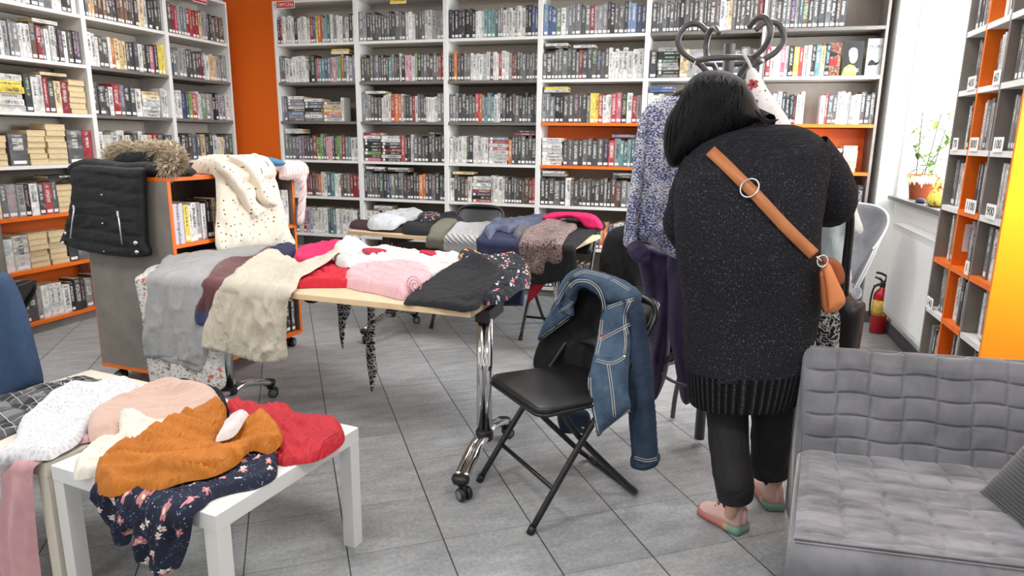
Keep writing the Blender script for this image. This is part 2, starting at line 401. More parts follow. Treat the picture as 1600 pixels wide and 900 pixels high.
# ------------------------------------------------------------------ bookcases
ZS = [2.33, 1.965, 1.595, 1.22, .86, .478, .09]
BX = [-4.2, -3.31, -2.405, -1.518, -.591, .335, 1.222]
LY = [3.44, 4.32, 5.16, 5.975]
YB, XL = 6.03, -4.68
def bookcase(name, label, T, W_, depth, cols, backs, side=WHITE, sideR=None, low=.02, topz=2.72, group=None):
    """T: local frame, x along the front from its left end, y into the case, z up"""
    t = thing(name, label, 'bookcase', T.translation, group)
    MB().box((0,0,0), (.02,depth,topz), T=T).build('side_panel', side, t)
    MB().box((W_-.02,0,0), (W_,depth,topz), T=T).build('side_panel', sideR or side, t)
    MB().box((.02,.0,topz-.022), (W_-.02,depth,topz), T=T).build('top_panel', WHITE, t)
    for z, c in zip(ZS, cols):
        tag(MB().box((.02,.002,z-.025), (W_-.02,depth-.006,z), T=T).build('shelf', c, t), {'orange_laminate': 'orange shelf', 'grey_shelf': 'grey shelf'}.get(c.name))
    zz = [topz-.022]+ZS
    for k, b in enumerate(backs):
        MB().box((.02,depth-.006,zz[k+1]-.03), (W_-.02,depth,zz[k]-.0), T=T).build('back_panel', b, t)
    MB().box((.02,.02,0), (W_-.02,.04,ZS[-1]-.025), T=T).build('plinth', GREY, t)
    return t
w, g, o = WHITE, GREYD, ORANGE
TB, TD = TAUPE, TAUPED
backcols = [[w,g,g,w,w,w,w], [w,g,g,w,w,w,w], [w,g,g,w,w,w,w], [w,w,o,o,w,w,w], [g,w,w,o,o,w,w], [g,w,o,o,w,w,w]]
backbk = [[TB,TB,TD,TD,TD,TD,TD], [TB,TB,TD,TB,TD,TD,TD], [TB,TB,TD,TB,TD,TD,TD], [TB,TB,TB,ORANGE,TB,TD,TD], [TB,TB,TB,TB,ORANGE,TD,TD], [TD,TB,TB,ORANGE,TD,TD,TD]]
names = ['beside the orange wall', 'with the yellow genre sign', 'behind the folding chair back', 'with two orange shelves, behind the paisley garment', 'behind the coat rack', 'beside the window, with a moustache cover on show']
BACKT = []
for i in range(6):
    T = frameT((BX[i], YB, 0), (1,0,0)); BACKT.append(T)
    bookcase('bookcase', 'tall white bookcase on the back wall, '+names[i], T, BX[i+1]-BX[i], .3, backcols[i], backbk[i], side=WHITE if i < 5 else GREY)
LEFTT = []
lcols = [[w,w,w,w,o,o,o], [w,g,g,w,w,o,o], [w,g,g,w,w,o,o]]
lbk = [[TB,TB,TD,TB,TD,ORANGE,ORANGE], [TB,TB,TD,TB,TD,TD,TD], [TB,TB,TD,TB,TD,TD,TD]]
lnm = ['with page-edge stacks, behind the black vest', 'behind the fur-trimmed hood', 'next to the orange wall']
for i in range(3):
    T = frameT((XL, LY[i], 0), (0,1,0)); LEFTT.append(T)
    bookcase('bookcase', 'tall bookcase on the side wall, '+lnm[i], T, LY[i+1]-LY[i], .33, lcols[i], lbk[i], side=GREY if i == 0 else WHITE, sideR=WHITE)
# right cube bookcase, its end towards the armchair is orange
RX, RY0, RY1 = 1.22, 3.37, 4.215
RZ = [2.31, 2.016, 1.722, 1.424, 1.13, .842, .56, .27, .05]
t = thing('cube_bookcase', 'narrow grey and orange cube bookcase with numbered tags, end panel beside the armchair', 'bookcase')
RT = frameT((RX, RY1, 0), (0,-1,0))
# x runs from the window end to the near end
cw = (RY1-RY0)/3; RDEP = WX-RX-.004
def rbox(a, b): return MB().box((a[0], -b[1], a[2]), (b[0], -a[1], b[2]), T=RT @ Matrix.Diagonal((1,-1,1,1)) @ Matrix.Diagonal((1,-1,1,1)))
def RB(x0, y0, z0, x1, y1, z1):       # along, depth, height -> world box
    return MB().box((RX+y0, RY1-x1, z0), (RX+y1, RY1-x0, z1))
RB(0,0,0,.018,RDEP,2.7).build('side_panel', GREY, t)
tag(RB(cw-.009,.003,.0,cw+.009,RDEP,2.68).build('divider', ORANGE, t), 'orange divider')
tag(RB(2*cw-.009,.003,.0,2*cw+.009,RDEP,2.68).build('divider', GREY, t), 'grey divider')
tag(RB(3*cw-.02,0,0,3*cw,RDEP,2.7).build('end_panel', plain('orange_end_panel', srgb(250,140,12), .4, var=.02), t), 'orange end panel')
RB(.018,0,2.68,3*cw-.02,RDEP,2.7).build('top_panel', WHITE, t)
for c in range(3):
    for k, z in enumerate(RZ):
        zz = z - (.05 if (c == 0 and k == 7) else 0)
        m = ORANGE if (c, k) in ((1,4), (0,5), (1,5), (2,5), (1,6), (1,7)) else WHITE
        tag(RB(c*cw+.009,.001,zz-.027,(c+1)*cw-.009,RDEP-.005,zz).build('shelf', m, t), 'orange shelf' if m is ORANGE else 'white shelf')
RB(.018,RDEP-.004,.03,3*cw-.02,RDEP,2.68).build('back_panel', TAUPE, t)
# number tags on its shelf fronts: (column, row z index, number, place along the cube)
for c, k, s, f in ((0,2,'400',.72), (1,2,'60',.85), (0,3,'70',.35), (1,3,'800',.3), (2,3,'100',.35), (1,4,'1100',.6), (2,4,'900',.5), (1,5,'1',.88), (0,6,'140',.25)):
    z = RZ[k]
    y = RY1-(c+f)*cw; wd = .028*len(s)+.02
    tg = thing('shelf_tag', 'small white shelf tag reading %s on the cube bookcase' % {'400':'four hundred','60':'sixty','70':'seventy','800':'eight hundred','100':'one hundred','1100':'eleven hundred','900':'nine hundred','1':'one','140':'one hundred forty'}[s], 'tag')
    MB().box((RX-.004, y-wd/2, z-.006), (RX-.0005, y+wd/2, z+.06)).build('plate', PAPER, tg)
    Tt = Matrix.Translation((RX-.0045, y, z+.027)) @ frameT((0,0,0), (0,-1,0)) @ Matrix.Rotation(pi/2, 4, 'X')
    text(s, Tt, .055, INK, tg, 'number')
tg = thing('genre_sign', 'small white upright sign reading FANTASY on the orange divider', 'sign')
fy = RY1-cw-.0095; fx = RX+.075
MB().box((fx-.035, fy-.003, .915), (fx+.03, fy-.0005, 1.055)).build('plate', PAPER, tg)
text('FANTASY', Matrix.Translation((fx, fy-.0035, .985)) @ Matrix.Rotation(pi/2, 4, 'X') @ Matrix.Rotation(pi/2, 4, 'Z'), .026, INK, tg)
# coloured genre signs on the top boards
def sign(cx, cy, cz, wd, ht, word, m, tm, T, label):
    s = thing('genre_sign', label, 'sign'); Q = Matrix.Translation((cx, cy, cz)) @ T
    MB().box((-wd/2,-.004,-ht/2), (wd/2,-.001,ht/2), T=Q).build('plate', m, s)
    MB().box((-wd/2-.006,-.0008,-ht/2-.006), (wd/2+.006,.0,ht/2+.006), T=Q).build('border', PAPER, s)
    text(word, Q @ Matrix.Translation((0,-.0045,0)) @ Matrix.Rotation(pi/2, 4, 'X'), ht*.72, tm, s)
RED = plain('sign_red', srgb(196,44,58), .5); YEL = plain('sign_yellow', srgb(240,206,50), .5)
q = PY(446,7.5,YB); sign(q.x, YB-.001, q.z, .19, .055, 'OBYCZAJ', RED, PAPER, Matrix(), 'small red sign with white lettering OBYCZAJ on bookcase top')
q = PY(622,1,YB); sign(q.x, YB-.001, q.z+.01, .15, .06, 'THRILLER', YEL, INK, Matrix(), 'small yellow sign reading THRILLER on top of the back bookcase')
q = PX(312,0,XL); sign(XL+.001, q.y, q.z+.01, .17, .06, 'OBYCZAJ', RED, PAPER, frameT((0,0,0),(0,1,0)), 'red sign cut by the photo edge, on side-wall bookcase by the orange wall')
# ------------------------------------------------------------------ radiator, extinguisher
t = thing('radiator', 'white panel radiator on the wall under the window sill', 'radiator')
X0, Y0, Y1, Z0, Z1 = 1.33, 4.5, 5.58, .203, .872
r = MB(); n = 120; ys = [Y0+(Y1-Y0)*k/n for k in range(n+1)]
vs = []; 
for k, y in enumerate(ys):
    x = X0+(.006 if (k//2) % 2 else 0.)
    vs += [(x,y,Z0+.03), (x,y,Z1-.04)]
r.add(vs, [(2*k, 2*k+2, 2*k+3, 2*k+1) for k in range(n)])
r.box((X0+.004,Y0,Z0), (X0+.02,Y1,Z0+.032)); r.box((X0+.004,Y0,Z1-.042), (X0+.02,Y1,Z1-.002)); r.box((X0+.008,Y0,Z0), (X0+.02,Y1,Z1-.002))
RW = plain('radiator_enamel', srgb(228,228,227), .35, var=.01)
r.build('front_panel', RW, t)
gr = MB(); gr.box((X0,Y0-.004,Z1-.004), (X0+.08,Y1+.004,Z1+.004))
for k in range(40):
    y = Y0+.02+(Y1-Y0-.04)*k/39; gr.box((X0+.02,y-.004,Z1+.004), (X0+.07,y+.004,Z1+.007))
gr.build('top_grille', RW, t)
MB().box((X0+.004,Y0-.003,Z0), (X0+.08,Y0,Z1)).build('side_cover', RW, t); MB().box((X0+.004,Y1,Z0), (X0+.08,Y1+.003,Z1)).build('side_cover', RW, t)
MB().box((X0+.055,Y0+.003,Z0+.01), (X0+.075,Y1-.003,Z1-.01)).build('rear_panel', RW, t)
MB().tube([(X0+.05,Y0+.05,Z0+.02),(X0+.05,Y0+.05,.001)], .009).build('pipe', RW, t)
e = P(1377,514,0); e = Vector((1.338, 5.70, 0))
t = thing('fire_extinguisher', 'small red fire extinguisher with yellow label on the floor by the radiator', 'fire extinguisher')
FR = plain('extinguisher_red', srgb(176,20,32), .3, var=.04)
MB().lathe([(.05,0.001),(.056,.01),(.056,.285),(.05,.315),(.034,.34),(.02,.35),(.02,.365)], e, 28).build('cylinder', FR, t)
MB().lathe([(.0568,.145),(.0568,.265)], e, 28).build('label_band', plain('label_yellow', srgb(222,190,80), .5, var=.25, scale=60), t)
MB().lathe([(.017,.36),(.02,.37),(.02,.395),(.012,.41)], e, 16).build('valve', BLACKM, t)
hb = MB(); hb.tube([e+Vector((.0,0,.40)), e+Vector((-.02,0,.425)), e+Vector((-.06,0,.44))], [.009,.01,.007]); hb.tube([e+Vector((.005,0,.38)), e+Vector((-.03,0,.385)), e+Vector((-.065,0,.365))], [.009,.009,.006])
hb.tube(smooth_path([e+Vector((.01,0,.405)), e+Vector((.02,0,.445)), e+Vector((-.02,0,.47)), e+Vector((-.055,0,.475))]), .009)
hb.build('handle', BLACKP, t)
MB().tube(smooth_path([e+Vector((-.01,-.01,.385)), e+Vector((-.06,-.012,.36)), e+Vector((-.072,0,.25)), e+Vector((-.066,0,.13))]), .007).build('hose', BLACKP, t)
# ------------------------------------------------------------------ books
PAL = dict(K=[(40,40,42),(50,50,52),(34,35,38)], D=[(74,74,76),(90,90,92),(62,63,66),(108,108,110),(84,78,76)], G=[(130,130,132),(150,150,152),(112,114,118)],
    W=[(212,212,210),(222,222,220),(196,196,194),(204,202,196)], C=[(222,200,160),(226,212,180),(206,180,140)], R=[(176,34,44),(196,50,56),(150,30,44)], B=[(52,84,140),(96,126,170),(60,70,110)],
    N=[(28,34,70),(36,40,64)], T=[(80,130,132),(110,158,160),(60,96,104)], Y=[(232,196,36),(240,210,60)], O=[(226,116,40),(214,96,36)], P=[(214,150,160),(200,90,120)],
    L=[(120,170,70),(110,140,100)], E=[(104,72,58),(128,92,72),(90,66,58)], V=[(132,124,150),(110,100,120),(160,150,170)])
for _k in 'RBNTYOPLEV': PAL[_k] = [tuple(int(.72*x+.28*(sum(c)/3)*1.0+6) for x in c) for c in PAL[_k]]
NAMES = dict(K='black', D='dark grey', G='mid grey', W='white', C='cream', R='red', B='blue', N='navy', T='teal', Y='yellow', O='orange', P='pink', L='green', E='brown', V='mauve')
def book_mat():
    N = NT('book_cover'); a = N.n('VertexColor', layer_name='Col'); rnd = a.outputs['Alpha']
    uv = N.n('TexCoord').outputs['UV']; s = N.n('SeparateXYZ', {0: uv}); u, v = s.outputs[0], s.outputs[1]
    R = N.math('MULTIPLY', rnd, 83.)
    vec = N.n('CombineXYZ', {0: N.math('MULTIPLY', u, 2.6), 1: N.math('MULTIPLY', v, 46.), 2: R})
    nz = N.noise(vec.outputs[0], 1., 1.)
    mask = N.math('GREATER_THAN', nz, .47)
    c = N.math('LESS_THAN', N.math('ABSOLUTE', N.math('SUBTRACT', u, .5)), N.math('MULTIPLY_ADD', rnd, .16, .14))
    lo = N.math('MULTIPLY_ADD', N.math('FRACT', N.math('MULTIPLY', rnd, 7.3)), .3, .24); hi = N.math('MULTIPLY_ADD', N.math('FRACT', N.math('MULTIPLY', rnd, 13.7)), .25, .66)
    band = N.math('MULTIPLY', N.math('GREATER_THAN', v, lo), N.math('LESS_THAN', v, hi))
    band2 = N.math('MULTIPLY', N.math('GREATER_THAN', v, N.math('ADD', hi, .05)), N.math('LESS_THAN', v, .95))
    tx = N.math('MULTIPLY', N.math('MULTIPLY', mask, c), N.math('MAXIMUM', band, N.math('MULTIPLY', band2, .7)))
    lum = N.n('RGBToBW', {0: a.outputs['Color']}).outputs[0]
    dark = N.math('LESS_THAN', lum, .28)
    tc = N.mix(dark, srgb(60,58,60), srgb(214,212,206))
    hue = N.n('CombineColor', {0: N.math('FRACT', N.math('MULTIPLY', rnd, 31.)), 1: .45, 2: .5}, mode='HSV').outputs[0]
    tc = N.mix(N.math('GREATER_THAN', N.math('FRACT', N.math('MULTIPLY', rnd, 5.1)), .82), tc, hue)
    art = N.noise(N.n('CombineXYZ', {0: N.math('MULTIPLY', u, 1.2), 1: N.math('MULTIPLY', v, 5.), 2: N.math('ADD', R, 40)}).outputs[0], 1., 3.)
    k = N.math('MULTIPLY_ADD', art, 1.5, .25)
    spine = N.math('GREATER_THAN', v, -.5)
    k = N.math('ADD', N.math('MULTIPLY', k, spine), N.math('SUBTRACT', 1., spine))
    base = N.mix(1., a.outputs['Color'], N.n('CombineXYZ', {0: k, 1: k, 2: k}).outputs[0], 'MULTIPLY')
    pic = N.math('MULTIPLY', N.math('MULTIPLY', N.math('GREATER_THAN', art, .6), spine), N.math('GREATER_THAN', N.math('FRACT', N.math('MULTIPLY', rnd, 3.7)), .66))
    base = N.mix(N.math('MULTIPLY', pic, .55), base, N.mix(dark, srgb(70,76,84), srgb(150,150,150)))
    col = N.mix(N.math('MULTIPLY', tx, .85), base, tc)
    return N.fin(col, .42)
BOOKM = book_mat()
def page_mat():
    N = NT('book_pages'); v = N.obj((40, 40, 700)); f = N.noise(v, 1., 2.)
    return N.fin(N.ramp(f, [(.3, srgb(196,172,130)), (.7, srgb(232,212,172))]), .85)
PAGEM = page_mat(); STICK = plain('spine_sticker', srgb(238,238,236), .6, var=.01)
BOOKS = []                                # (matrix, thickness, height, depth, colour, rnd, pages_out, sticker, words)
def one_book(mb, T, w, h, d, col, rnd, pages=False, sticker=True, stick_mb=None, mi=(0, 1, 2), page_mb=None):
    """local: x thickness, y away from the viewer, z height; spine at y = 0 (or the fore edge when pages)"""
    c = (*srgb(*col), rnd); e = .0022; j = d if pages else 0.
    y0, y1 = 0., d
    def q(vs, m, uvs=None, cc=c):
        if m == 1 and page_mb is not None: page_mb.add([T @ Vector(v) for v in vs], [(0,1,2,3)], 0)
        else: mb.add([T @ Vector(v) for v in vs], [(0,1,2,3)], m, False, uvs, cc)
    off = [(0.5,-1.)]*4
    sp = [(0,0),(1,0),(1,1),(0,1)]
    if not pages:
        q([(0,0,0),(w,0,0),(w,0,h),(0,0,h)], mi[0], sp); q([(w,d,0),(0,d,0),(0,d,h),(w,d,h)], mi[1], off)
    else:
        q([(e,.004,e),(w-e,.004,e),(w-e,.004,h-e),(e,.004,h-e)], mi[1], off); q([(w,d,0),(0,d,0),(0,d,h),(w,d,h)], mi[0], off)
        q([(0,0,0),(e,0,0),(e,0,h),(0,0,h)], mi[0], off); q([(w-e,0,0),(w,0,0),(w,0,h),(w-e,0,h)], mi[0], off)
    q([(0,d,0),(0,0,0),(0,0,h),(0,d,h)], mi[0], off); q([(w,0,0),(w,d,0),(w,d,h),(w,0,h)], mi[0], off)
    q([(e,0.002,h-e),(w-e,.002,h-e),(w-e,d,h-e),(e,d,h-e)], mi[1], off); q([(e,.002,e),(e,d,e),(w-e,d,e),(w-e,.002,e)], mi[1], off)
    if sticker and not pages and w > .012:
        a = w*.14; s = stick_mb if stick_mb is not None else mb
        s.add([T @ Vector(v) for v in ((a,-.0007,.012),(w-a,-.0007,.012),(w-a,-.0007,.034),(a,-.0007,.034))], [(0,1,2,3)], 0 if stick_mb is not None else mi[2])
def parse(sp):
    out = []
    for tk in sp.split():
        top = tk[0] == '^'; tk2 = tk[1:] if top else tk
        if tk2[0] == 'g': out.append(('g', float(tk2[1:]))); continue
        if tk2[0] in 'sp' and tk2[1:2].isalpha():
            out.append(('S' if tk2[0] == 's' else 'P', tk2[1:])); continue
        if top:
            i = tk2.index('@'); out.append(('T', tk2[:i], float(tk2[i+1:]))); continue
        out.append(('U', tk2[0], int(tk2[1:] or 1)))
    return out
def fill_cell(T, W_, zgap, spec, place, seed, hmean=.236, tmean=.031, ydepth=.03, maxd=.16):
    rg = random.Random(seed); items = parse(spec); fixed = 0.; flex = 0.; seq = []
    for it in items:
        if it[0] == 'g': fixed += it[1]; seq.append(('g', it[1]))
        elif it[0] == 'U':
            for k in range(it[2]):
                th = rg.uniform(.65, 1.4)*tmean; flex += th; seq.append(('U', it[1], th))
        elif it[0] in 'SP':
            wd = (rg.uniform(.19, .215) if it[0] == 'S' else rg.uniform(.115, .135))*(1.28 if tmean > .045 else 1.); fixed += wd; seq.append((it[0], it[1], wd))
    room = W_-.012-fixed; k = max(.3, min(2.2, room/flex)) if flex else 1.
    if flex and room/flex > 2.2: k = 1.0
    x = .006; n = 0; tops = []; htop = 0
    h0 = hmean*rg.uniform(.97, 1.04)
    for q in seq:
        if q[0] == 'g': x += q[1]; continue
        if q[0] == 'U':
            th = q[2]*k; h = min(zgap-.02, h0*rg.uniform(.91, 1.08)); col = rg.choice(PAL[q[1]]); n += 1
            y = ydepth+rg.uniform(-.006, .008); d = rg.uniform(.125, maxd)
            BOOKS.append((T @ Matrix.Translation((x, y, .0012)), th-.0008, h, d, col, rg.random(), False, rg.random() < .8, (NAMES[q[1]], n, place, 'upright'))); x += th
        else:
            z = 0.; wd = q[2]; m = len(q[1]); tot = min(zgap-.03, (.032 if q[0] == 'S' and tmean < .045 else .044)*m); per = tot/m
            for j, ch in enumerate(q[1][::-1]):
                n += 1; th = per*rg.uniform(.9, 1.0); bw = wd*rg.uniform(.93, 1.)-.006
                L = Matrix.Translation((x+.003+bw+rg.uniform(-.004, .002), ydepth+rg.uniform(-.008, .012), z)) @ Matrix.Rotation(-pi/2, 4, 'Y')
                # lying flat: local x (thickness) -> up, local z (height) -> along
                L = Matrix.Translation((x+.003+rg.uniform(0, .005), ydepth+rg.uniform(-.008, .012), z+th+.0012)) @ Matrix.Rotation(pi/2, 4, 'Y')
                BOOKS.append((T @ L, th-.0008, bw, rg.uniform(.13, .17) if q[0] == 'S' else .15, rg.choice(PAL[ch]), rg.random(), q[0] == 'P', rg.random() < .6, (NAMES[ch], n, place, 'stacked' if q[0] == 'S' else 'page-edge'))); z += th
            x += wd
    for it in items:
        if it[0] == 'T':
            z = min(h0*1.08, zgap-.075)+.001
            for ch in it[1][::-1]:
                n += 1; th = rg.uniform(.02, .026); bw = rg.uniform(.19, .215)
                L = Matrix.Translation((min(it[2]*W_, W_-.228)+rg.uniform(0, .01), ydepth+rg.uniform(0, .01), z+th)) @ Matrix.Rotation(pi/2, 4, 'Y')
                BOOKS.append((T @ L, th-.0008, bw, .14, rg.choice(PAL[ch]), rg.random(), False, False, (NAMES[ch], n, place, 'laid on top'))); z += th
ORD = ['top', 'second', 'third', 'fourth', 'fifth', 'sixth', 'bottom']
BAYN = ['first', 'second', 'third', 'fourth', 'fifth', 'sixth']
BACK = [
 ["K1 R1 W4 K1 W5 R1 B1 Y1 O1 P1 T3 W1 G1 W2 D1 W1 K1 W1", "D2 W8 K2 D1 R1 T2 B1 G2 P1 V1 L1 O1 T1 W1 V2 ^YW@.68", "V2 sWGVWDBGV sWBDKVWG sGCCOVW W1", "G3 V3 D3 R1 L2 T1 P2 D2 L2 R1 T2 W2 ^WW@.02", "W3 C1 L2 R1 E3 O1 W2 T2 W2 D3 R3", "D3 W1 R1 V2 W5 T3 W6 K1", "B2 g.3 D8"],
 ["G2 D8 K2 D3 W3 D3 W2 G3", "D10 T1 D3 W1 K1 P2 W1 L1 K1 D6 R2", "G3 D3 W4 R1 O2 W1 D3 R1 W1 D3 W4 G2 ^W@.05", "sRWDKKKLKP sWWDKRKWK R1 K1 D1 W1 D9 ^K@.7", "D9 B1 L1 D8 O2 D6 ^WK@.03 ^WK@.3", "W7 D5 W4 ^WG@.1", "D14"],
 ["K8 W3 T4 G2 W4 G1 W2 K2 B2", "D2 O1 D4 W6 D1 W2 R1 W2 G1 R1 D8", "G3 D5 R1 O1 G1 T3 W2 D12", "W5 D2 W4 sBRWPWWWW O1 D7 ^KR@.75", "W1 D3 E1 W1 sWGWWRBKR W4 D6 E2 R2 ^C@.03", "D16", "D14"],
 ["B3 L1 W1 G3 D3 R1 V1 G2 K2 D3 B4", "D9 R1 D6 W8 ^WK@.02 ^W@.3", "G3 K2 D6 Y2 R1 W2 R1 P1 K1 W1 R1 G1 ^YW@.02", "sWWWWWWWW D9 R1 T5 B1 ^B@.72", "D5 W1 D10 E2 G3 ^WG@.02 ^GK@.76", "g.3 T1 D4 O2 B1 W4", "D4 g.2 D5"],
 ["D8 K1 D8 W2 C1 D6 R1", "D1 sGKKDGDKD C1 G2 sWGWGW D4", "W3 G3 sCW W8 D3 ^BB@.02", "D18", "W2 g.3 D14", "D14", "D12"],
 ["D5 G1 T1 E1 D7 g.28", "R1 W2 P1 W1 K1 Y1 R1 W2 K1 T1 C1 K1 g.36", "W2 Y1 W2 N1 K2 R1 W2 g.12 W1 R1 D2 W3 G2 W2 D3", "g.43 sWWWWWW pCCWWW g.02", "K4 G4 K4 D5", "D14", "D14"]]
LEFT = [
 ["g.3 W3 D2 G2 W2 D2 W1", "E2 D4 W1 G3 W3 E1 R1 D1 W2 D2 W1 D3 ^W@.55", "B1 sWYYWWW D1 W2 R1 D1 C1 R1 pCCCCCC ^C@.55", "pCCCCC g.01 D1 pCCCCCC pCCCCCCC D1 R1", "C1 G3 K1 W1 D1 R1 D1 pCCCCC G2 D2 ^K@.5", "W2 pCCCCCC pCCCCCC D3", "T1 W1 D2 G1 W4 K3 G1 D3"],
 ["D2 C2 E3 D3 E4 D3 C2 W1 D4", "W3 D2 W1 O1 C3 D3 W1 D2 P1 D1 Y2", "D3 W1 R1 G1 D2 W1 sCCWWWWW W2", "W5 D2 W2 C1 R1 D3", "D14", "D14", "D14"],
 ["C1 D1 R2 G2 T1 R4 C1 G2 D3 E3", "D2 G4 D4 R1 D1 W2 C2 G4", "W2 B2 L1 R1 W2 L1 G2 K2 V2 W1", "K2 D4 C1 D2 W2 C1 D3", "D12", "D14", "D14"]]
for b in range(6):
    for r in range(7):
        fill_cell(BACKT[b] @ Matrix.Translation((.02, 0, ZS[r])), BX[b+1]-BX[b]-.04, .335, BACK[b][r], '%s shelf of the back wall\'s %s bay' % (ORD[r], BAYN[b]), 100+b*10+r, tmean=.031)
for b in range(3):
    for r in range(7):
        big = b == 0
        fill_cell(LEFTT[b] @ Matrix.Translation((.02, 0, ZS[r])), LY[b+1]-LY[b]-.04, .345, LEFT[b][r], '%s shelf of the side wall\'s %s bay' % (ORD[r], BAYN[b]), 300+b*10+r, hmean=.238, tmean=.050 if big else .032)
RSP = ["W2 D2 G3", "D2 G2 W3", "G2 D3 W2", "W3 K1 G3", "D2 W2 G2 R1"]
for c in range(3):
    for k in range(1, 9):
        z = RZ[k]-(.05 if (c == 0 and k == 7) else 0)
        T = frameT((RX, RY1-c*cw, 0), (0,-1,0))
        # local y must run into the case (+X)
        T = Matrix(((0,1,0,RX),(-1,0,0,RY1-c*cw),(0,0,1,z),(0,0,0,1)))
        fill_cell(T @ Matrix.Translation((.011,0,0)), cw-.022, min(.26, RZ[k-1]-z-.08 if k == 8 else .26), ('g.1 ' if (c+k) % 3 != 1 else 'g.03 ')+RSP[(c*2+k) % 5], '%s row, %s column of the cube bookcase' % (BAYN[min(5, k-1)] if k < 7 else 'low', BAYN[c]), 500+c*10+k, hmean=.235, tmean=.017, maxd=.15)
# ------------------------------------------------------------------ tables on castors
TABLEEDGE = plain('birch_edge', srgb(226,200,160), .5)
TABLETOP = plain('birch_top', srgb(226,206,172), .4, var=.04, scale=12)
def castor(parent, T, name='castor'):
    c = MB(); c.lathe([(.012,.05),(.013,.085)], (0,0,0), 12, T=T); c.tube([(0,.0,.066),(.02,0,.056),(.034,0,.03)], [.012,.011,.008], 8, T=T)
    o = c.build(name, BLACKP, parent)
    for s in (-1, 1):
        w_ = MB(); R = T @ Matrix.Translation((.022, s*.016, .0275)) @ Matrix.Rotation(pi/2, 4, 'X')
        w_.lathe([(.012,-.011),(.024,-.011),(.0275,-.007),(.0275,.007),(.024,.011),(.012,.011)], (0,0,0), 24, T=R)
        ww = w_.build('wheel', BLACKP, o)
    for s in (-1, 1):
        d = MB(); R = T @ Matrix.Translation((.022, s*.0275, .0275)) @ Matrix.Rotation(pi/2, 4, 'X'); d.lathe([(.004,-.0015),(.017,-.0015),(.019,0),(.017,.0015),(.004,.0015)], (0,0,0), 20, T=R)
        d.build('wheel_disc', GREYP, o)
    return o
def flip_table(label, nl, sdir, L, Wd, z, legs, group):
    t = thing('folding_table', label, 'table', nl, group)
    T = frameT((nl[0], nl[1], 0), (sdir[0], sdir[1], 0))       # x along, y inward
    MB().box((.002,.002,z-.027), (L-.002,Wd-.002,z-.0005), T=T).build('edge_band', TABLEEDGE, t, bevel=.002)
    MB().box((.004,.004,z-.0006), (L-.004,Wd-.004,z), T=T).build('tabletop', TABLETOP, t)
    MB().box((.12,Wd*.5-.02,z-.065), (L-.12,Wd*.5+.02,z-.028), T=T).build('beam', GREYP, t)
    for sx, ty, tw in legs:
        Q = T @ Matrix.Translation((sx, ty, 0)) @ Matrix.Rotation(tw, 4, 'Z')
        leg = MB()
        for k in (-1, 1):
            pts = [(k*.022*cos(a)+k*.0, .022*sin(a)) for a in (0, pi/2, pi, 3*pi/2)]
            leg.tube([(k*.017,0,.15),(k*.017,0,z-.07)], .0185, 16, T=Q)
        lg = leg.build('leg', CHROME, t)
        MB().box((-.036,-.03,z-.085), (.03,max(.03,Wd*.5-ty),z-.028), T=Q).build('bracket', BLACKP, lg, bevel=.004)
        MB().lathe([(.036,.125),(.04,.13),(.04,.165),(.036,.172)], (0,0,0), 20, T=Q).build('collar', BLACKP, lg)
        for s in (-1, 1):
            f = MB()
            for k in (-1, 1):
                pth = [(k*.014,0,.135),(k*.016,s*.08,.15),(k*.018,s*.19,.125),(k*.018,s*.29,.088)]
                f.tube(smooth_path(pth, 5), [.016]*16, 12, T=Q)
            ft = f.build('foot', CHROME, lg)
            MB().lathe([(.004,-.02),(.03,-.016),(.034,0),(.03,.014),(.004,.018)], (0,s*.305,.086), 18, T=Q, sx=1.15).build('foot_cap', BLACKP, lg)
            castor(lg, Q @ Matrix.Translation((0,s*.302,0)) @ Matrix.Rotation(.6*s, 4, 'Z'))
    return t, T
AZ = .76; An = Vector((-2.47, 2.6025, 0)); As = Vector((.9982,-.0595,0)).normalized(); At = Vector((-As.y, As.x, 0)); AL = 1.572; AW = .706
flip_table('wheeled birch table piled with folded clothes, behind the black folding chair', An, As, AL, AW, AZ, [(.12, .19, 0), (AL-.005, .17, .06)], 'wheeled birch tables')
BZ = .76; Bn = Vector((-2.60, 4.50, 0)); Bs = Vector((.9914,-.131,0)).normalized(); Bt = Vector((-Bs.y, Bs.x, 0)); BL = 1.77; BW = .70
flip_table('wheeled birch table with dark clothes, standing close to the back bookcases', Bn, Bs, BL, BW, BZ, [(.345, .035, -.05), (BL-.10, .08, 0)], 'wheeled birch tables')
# ------------------------------------------------------------------ low white tables
def low_table(label, corner, ang, Lx, Ly, z, m):
    t = thing('coffee_table', label, 'table', corner)
    T = Matrix.Translation((corner[0], corner[1], 0)) @ Matrix.Rotation(radians(ang), 4, 'Z')
    MB().box((0,0,z-.05), (Lx,Ly,z), T=T).build('tabletop', m, t, bevel=.0015)
    e = .05
    for x in (0, Lx-e):
        for y in (0, Ly-e): MB().box((x+.001,y+.001,0), (x+e-.001,y+e-.001,z-.0505), T=T).build('leg', m, t, bevel=.001)
    return t, T
LZ = .45
LW = plain('lacquered_white', srgb(232,232,230), .35, var=.012, scale=6)
_, LT = low_table('square white coffee table with the mustard and red clothes', (-1.212,1.349), 82.5, .634, .684, LZ, LW)
CRM = plain('cream_lacquer', srgb(228,222,206), .4, var=.015)
_, CT = low_table('cream coffee table under pink trousers, pushed against the white one', (-1.918,1.443), 82.5, .634, .70, LZ-.002, CRM)
